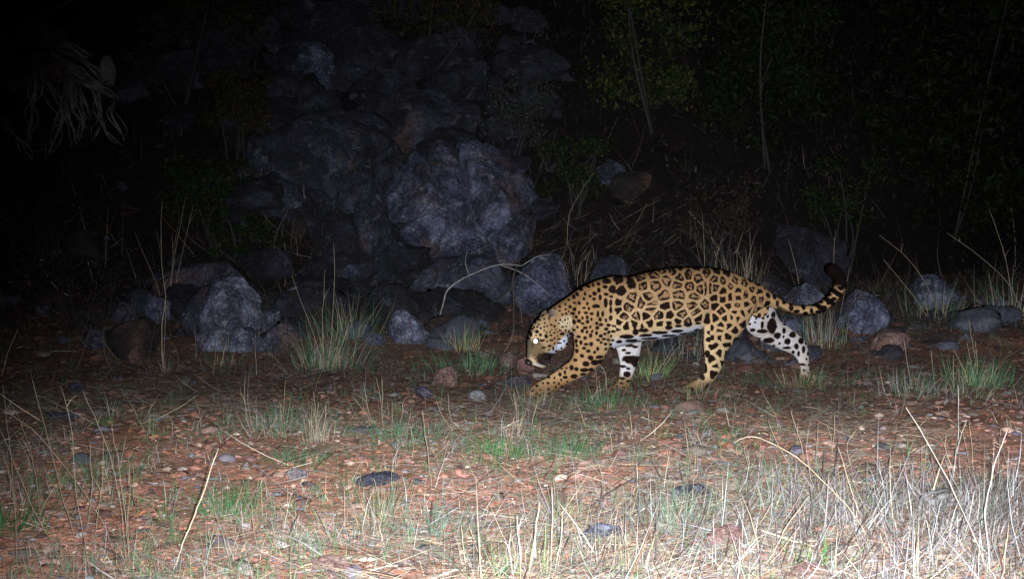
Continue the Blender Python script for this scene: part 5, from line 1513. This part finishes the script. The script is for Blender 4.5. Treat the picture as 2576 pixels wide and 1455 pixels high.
# ------------------------------------------------------------------ exposed roots at the upper left
def roots():
    Y = ground(90, 385).y - 0.35
    p = at(100, 300, Y)
    root = empty('exposed_roots', p, 'tangle of grey exposed tree roots hanging down the bank at upper left', 'tree roots')
    z = lambda pts: [(a * .3356, b * .3356) for a, b in pts]
    PATHS = [([(270, 420), (268, 560), (262, 700), (240, 850), (212, 1000), (200, 1090)], 11), ([(300, 480), (400, 720), (468, 850), (440, 1000), (350, 1150)], 8), ([(470, 500), (530, 690), (560, 850), (650, 970)], 10),
             ([(380, 400), (600, 540), (740, 640), (810, 730)], 10), ([(420, 370), (620, 460), (720, 560), (770, 650)], 9), ([(500, 560), (500, 780), (530, 930), (575, 1090)], 8), ([(560, 560), (640, 760), (690, 910)], 8),
             ([(740, 640), (738, 800), (780, 930), (830, 1050), (910, 1090)], 6), ([(-30, 850), (80, 970), (170, 1100), (245, 1200)], 6), ([(420, 440), (560, 580), (640, 640), (760, 690), (860, 740)], 9), ([(300, 350), (480, 340), (640, 430), (660, 400)], 8),
             ([(780, 930), (720, 1000), (690, 1080)], 5), ([(860, 740), (840, 850), (900, 980), (935, 1060)], 5), ([(540, 700), (600, 830), (620, 960), (590, 1060)], 6), ([(330, 560), (360, 640), (410, 700)], 7), ([(640, 560), (700, 700), (740, 860), (720, 930)], 6),
             ([(150, 330), (160, 230), (300, 130), (330, 280)], 8), ([(480, 620), (450, 800), (380, 980)], 5)]
    r = random.Random(4)
    for q_ in range(2):
        PATHS += [([(a + r.uniform(-55, 55), b + r.uniform(-40, 30)) for a, b in pts], w * r.uniform(0.35, 0.6)) for pts, w in PATHS[:18]]
    for pts, w in PATHS:
        q = z(pts)
        n = len(q)
        P = [tuple(at(a, b, Y + 0.35 - 0.5 * math.sin(0.4 + 2.2 * i / (n - 1)) + r.uniform(-.08, .08))) for i, (a, b) in enumerate(q)]
        R = [0.72 * w * (1.05 - 0.6 * i / (n - 1)) * r.uniform(0.85, 1.15) * Y / FPX for i in range(n)]
        V, F4, F3 = tube(P, R, 9, 6)
        V = V + 0.018 * np.stack([fbm(V * 6, 3, 91), fbm(V * 6, 3, 92), fbm(V * 6, 3, 93)], 1)
        mb = MB(); mb.add(V, F4, F3)
        link('root', mb.mesh('root', M_ROOT, True, p), root)
    # the leaning trunk the roots belong to
    P = [tuple(at(a, b, Y + d)) for a, b, d in ((30, 190, 0.45), (10, 110, 0.4), (-30, 40, 0.3), (-90, -80, 0.1))]
    V, F4, F3 = tube(P, [60 * Y / FPX, 42 * Y / FPX, 36 * Y / FPX, 30 * Y / FPX], 14, 5)
    V = V + 0.04 * np.stack([fbm(V * 3, 3, 94), fbm(V * 3, 3, 95), fbm(V * 3, 3, 96)], 1)
    mb = MB(); mb.add(V, F4, F3); link('trunk', mb.mesh('trunk', M_BARK, True, p), root)
    # dark limb crossing the corner
    P = [tuple(at(a, b, Y + d)) for a, b, d in ((-60, 120, -0.3), (40, 75, -0.35), (100, 40, -0.4), (190, -5, -0.4))]
    V, F4, F3 = tube(P, [9 * Y / FPX, 8 * Y / FPX, 7 * Y / FPX, 6 * Y / FPX], 8, 4)
    mb = MB(); mb.add(V, F4, F3); link('limb', mb.mesh('limb', M_TWIG, True, p), root)


roots()


# ------------------------------------------------------------------ shrubs and trees on the slope
def woody(label, box, base, cols, leaf=0.03, n=1500, name='shrub', cat='shrub', seed=1, clumps=14, Y=None, stems=5, srad=0.012):
    r = np.random.default_rng(seed)
    x0, y0, x1, y1 = box
    g = ground(*base)
    Y = Y or g.y
    root = empty(name, g, label, cat)
    a, b = at(x0, y1, Y), at(x1, y0, Y)
    c = np.array([(a.x + b.x) / 2, Y, (a.z + b.z) / 2]); hw, hh = (b.x - a.x) / 2, (b.z - a.z) / 2
    cc = np.stack([c[0] + hw * r.uniform(-0.8, 0.8, clumps), c[1] + hw * r.uniform(-0.6, 0.6, clumps), c[2] + hh * r.uniform(-0.8, 0.8, clumps)], 1)
    cr = r.uniform(0.25, 0.5, clumps) * min(hw, hh)
    k = r.integers(0, clumps, n)
    d = r.normal(0, 1, (n, 3)); d /= np.linalg.norm(d, axis=1)[:, None]
    P = cc[k] + d * (cr[k] * r.uniform(0.2, 1.15, n) ** 0.6)[:, None] * np.array([1.2, 1.0, 0.9])[None]
    P[:, 2] = np.maximum(P[:, 2], H(P[:, 0], P[:, 1]) + 0.02)
    u = r.normal(0, 1, (n, 3)); u /= np.linalg.norm(u, axis=1)[:, None]
    v = np.cross(u, r.normal(0, 1, (n, 3))); v /= np.linalg.norm(v, axis=1)[:, None]
    L = leaf * r.uniform(0.6, 1.3, n)[:, None]
    w = L * 0.42
    nn = np.cross(u, v)
    Q = np.stack([P - u * L / 2, P - v * w / 2 + nn * w * .2, P + u * L / 2, P + v * w / 2 + nn * w * .2], 1).reshape(-1, 3)
    F = (np.arange(n) * 4)[:, None] + np.array([[0, 1, 2, 3]])
    col = pick(r, n, [q for q, _ in cols], [q for _, q in cols], 0.3)
    mb = MB(); mb.add(Q, F, None, np.repeat(col, 4, 0))
    org = np.array(g)
    o = link('foliage' if cat == 'shrub' else 'crown', mb.mesh('foliage', M_LEAF, org=org), root); o['kind'] = 'stuff'
    for s in range(stems):
        t = cc[r.integers(0, clumps)] if s else cc[np.argmax(cc[:, 2])]
        b0 = org + np.array([r.normal(0, 0.03), r.normal(0, 0.03), -0.04])
        mid = b0 * 0.5 + t * 0.5 + r.normal(0, 0.06, 3) + np.array([0, 0, 0.05])
        mb = MB(); mb.add(*tube([b0, mid, t], [srad * 1.2, srad * 0.8, srad * 0.3], 7, 5))
        nm = 'stem' if cat == 'shrub' else ('trunk' if s == 0 else 'limb')
        link(nm, mb.mesh(nm, M_BARK if cat != 'shrub' else M_BARK, True, org), root)
    return root


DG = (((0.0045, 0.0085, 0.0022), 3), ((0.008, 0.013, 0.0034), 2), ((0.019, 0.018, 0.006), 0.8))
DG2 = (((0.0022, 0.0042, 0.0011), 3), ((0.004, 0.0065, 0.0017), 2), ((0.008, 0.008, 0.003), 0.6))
OL = (((0.008, 0.0075, 0.0035), 3), ((0.02, 0.013, 0.006), 2), ((0.012, 0.013, 0.005), 2))
GY = (((0.013, 0.016, 0.013), 3), ((0.022, 0.025, 0.022), 2), ((0.012, 0.010, 0.009), 2))
woody('dark green leafy shrub on the bank above the left heap of rocks', (405, 385, 645, 590), (545, 640), DG, 0.045, 2600, seed=3, clumps=22)
woody('brownish dry leafed shrub beside the broad dark boulder', (500, 170, 665, 350), (590, 400), OL, 0.05, 1700, seed=4, clumps=16)
woody('low dark green shrub under the leafy shrub at left', (520, 555, 720, 640), (610, 660), DG, 0.04, 1100, seed=5, clumps=12)
woody('dull green shrub to the right of the huge boulder', (1355, 340, 1530, 500), (1450, 540), DG, 0.04, 1800, seed=6, clumps=16)
woody('greyish fine leaved shrub behind the top of the huge boulder', (1180, 190, 1400, 350), (1290, 400), GY, 0.035, 1900, seed=7, clumps=20)
woody('greenish wispy shrub above the dull green shrub', (1290, 300, 1440, 400), (1370, 430), GY, 0.035, 900, seed=17, clumps=10)
woody('bare brown twiggy shrub at the far left', (20, 470, 280, 640), (150, 700), OL, 0.03, 900, seed=8, clumps=16, stems=12, srad=0.008)
woody('dark bramble in the shade left of the heap of rocks', (60, 640, 330, 800), (190, 830), (((0.010, 0.007, 0.006), 3), ((0.017, 0.014, 0.010), 2)), 0.03, 1100, seed=9, clumps=18, stems=12, srad=0.007)
woody('dry brown bush at the right of the slope above the hips', (1700, 430, 1900, 620), (1800, 690), (((0.012, 0.008, 0.007), 3), ((0.022, 0.014, 0.012), 2), ((0.009, 0.010, 0.006), 2)), 0.04, 1500, seed=10, clumps=16)
woody('dim bush behind the tail of the jaguar', (2020, 380, 2230, 560), (2120, 700), DG, 0.045, 1300, seed=11, clumps=14)
woody('tree with yellow green leaves hanging over the upper slope right of centre', (1490, -150, 1760, 300), (1640, 330), (((0.007, 0.012, 0.003), 3), ((0.015, 0.019, 0.005), 2), ((0.036, 0.030, 0.008), 1)), 0.06, 4200, 'tree', 'tree', seed=12, clumps=34, stems=2, srad=0.02)
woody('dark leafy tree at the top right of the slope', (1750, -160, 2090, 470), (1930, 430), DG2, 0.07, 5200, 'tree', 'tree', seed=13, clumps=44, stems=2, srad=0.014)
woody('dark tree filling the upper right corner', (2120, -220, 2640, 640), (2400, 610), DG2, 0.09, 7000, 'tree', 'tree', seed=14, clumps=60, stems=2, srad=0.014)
woody('dark tree at the top centre in the gloom', (930, -160, 1260, 120), (1080, 200), OL, 0.06, 2600, 'tree', 'tree', seed=15, clumps=26, stems=2, srad=0.02)
woody('dark tree at the top left of centre in the gloom', (330, -180, 660, 110), (470, 260), OL, 0.06, 2400, 'tree', 'tree', seed=16, clumps=26, stems=2, srad=0.02)
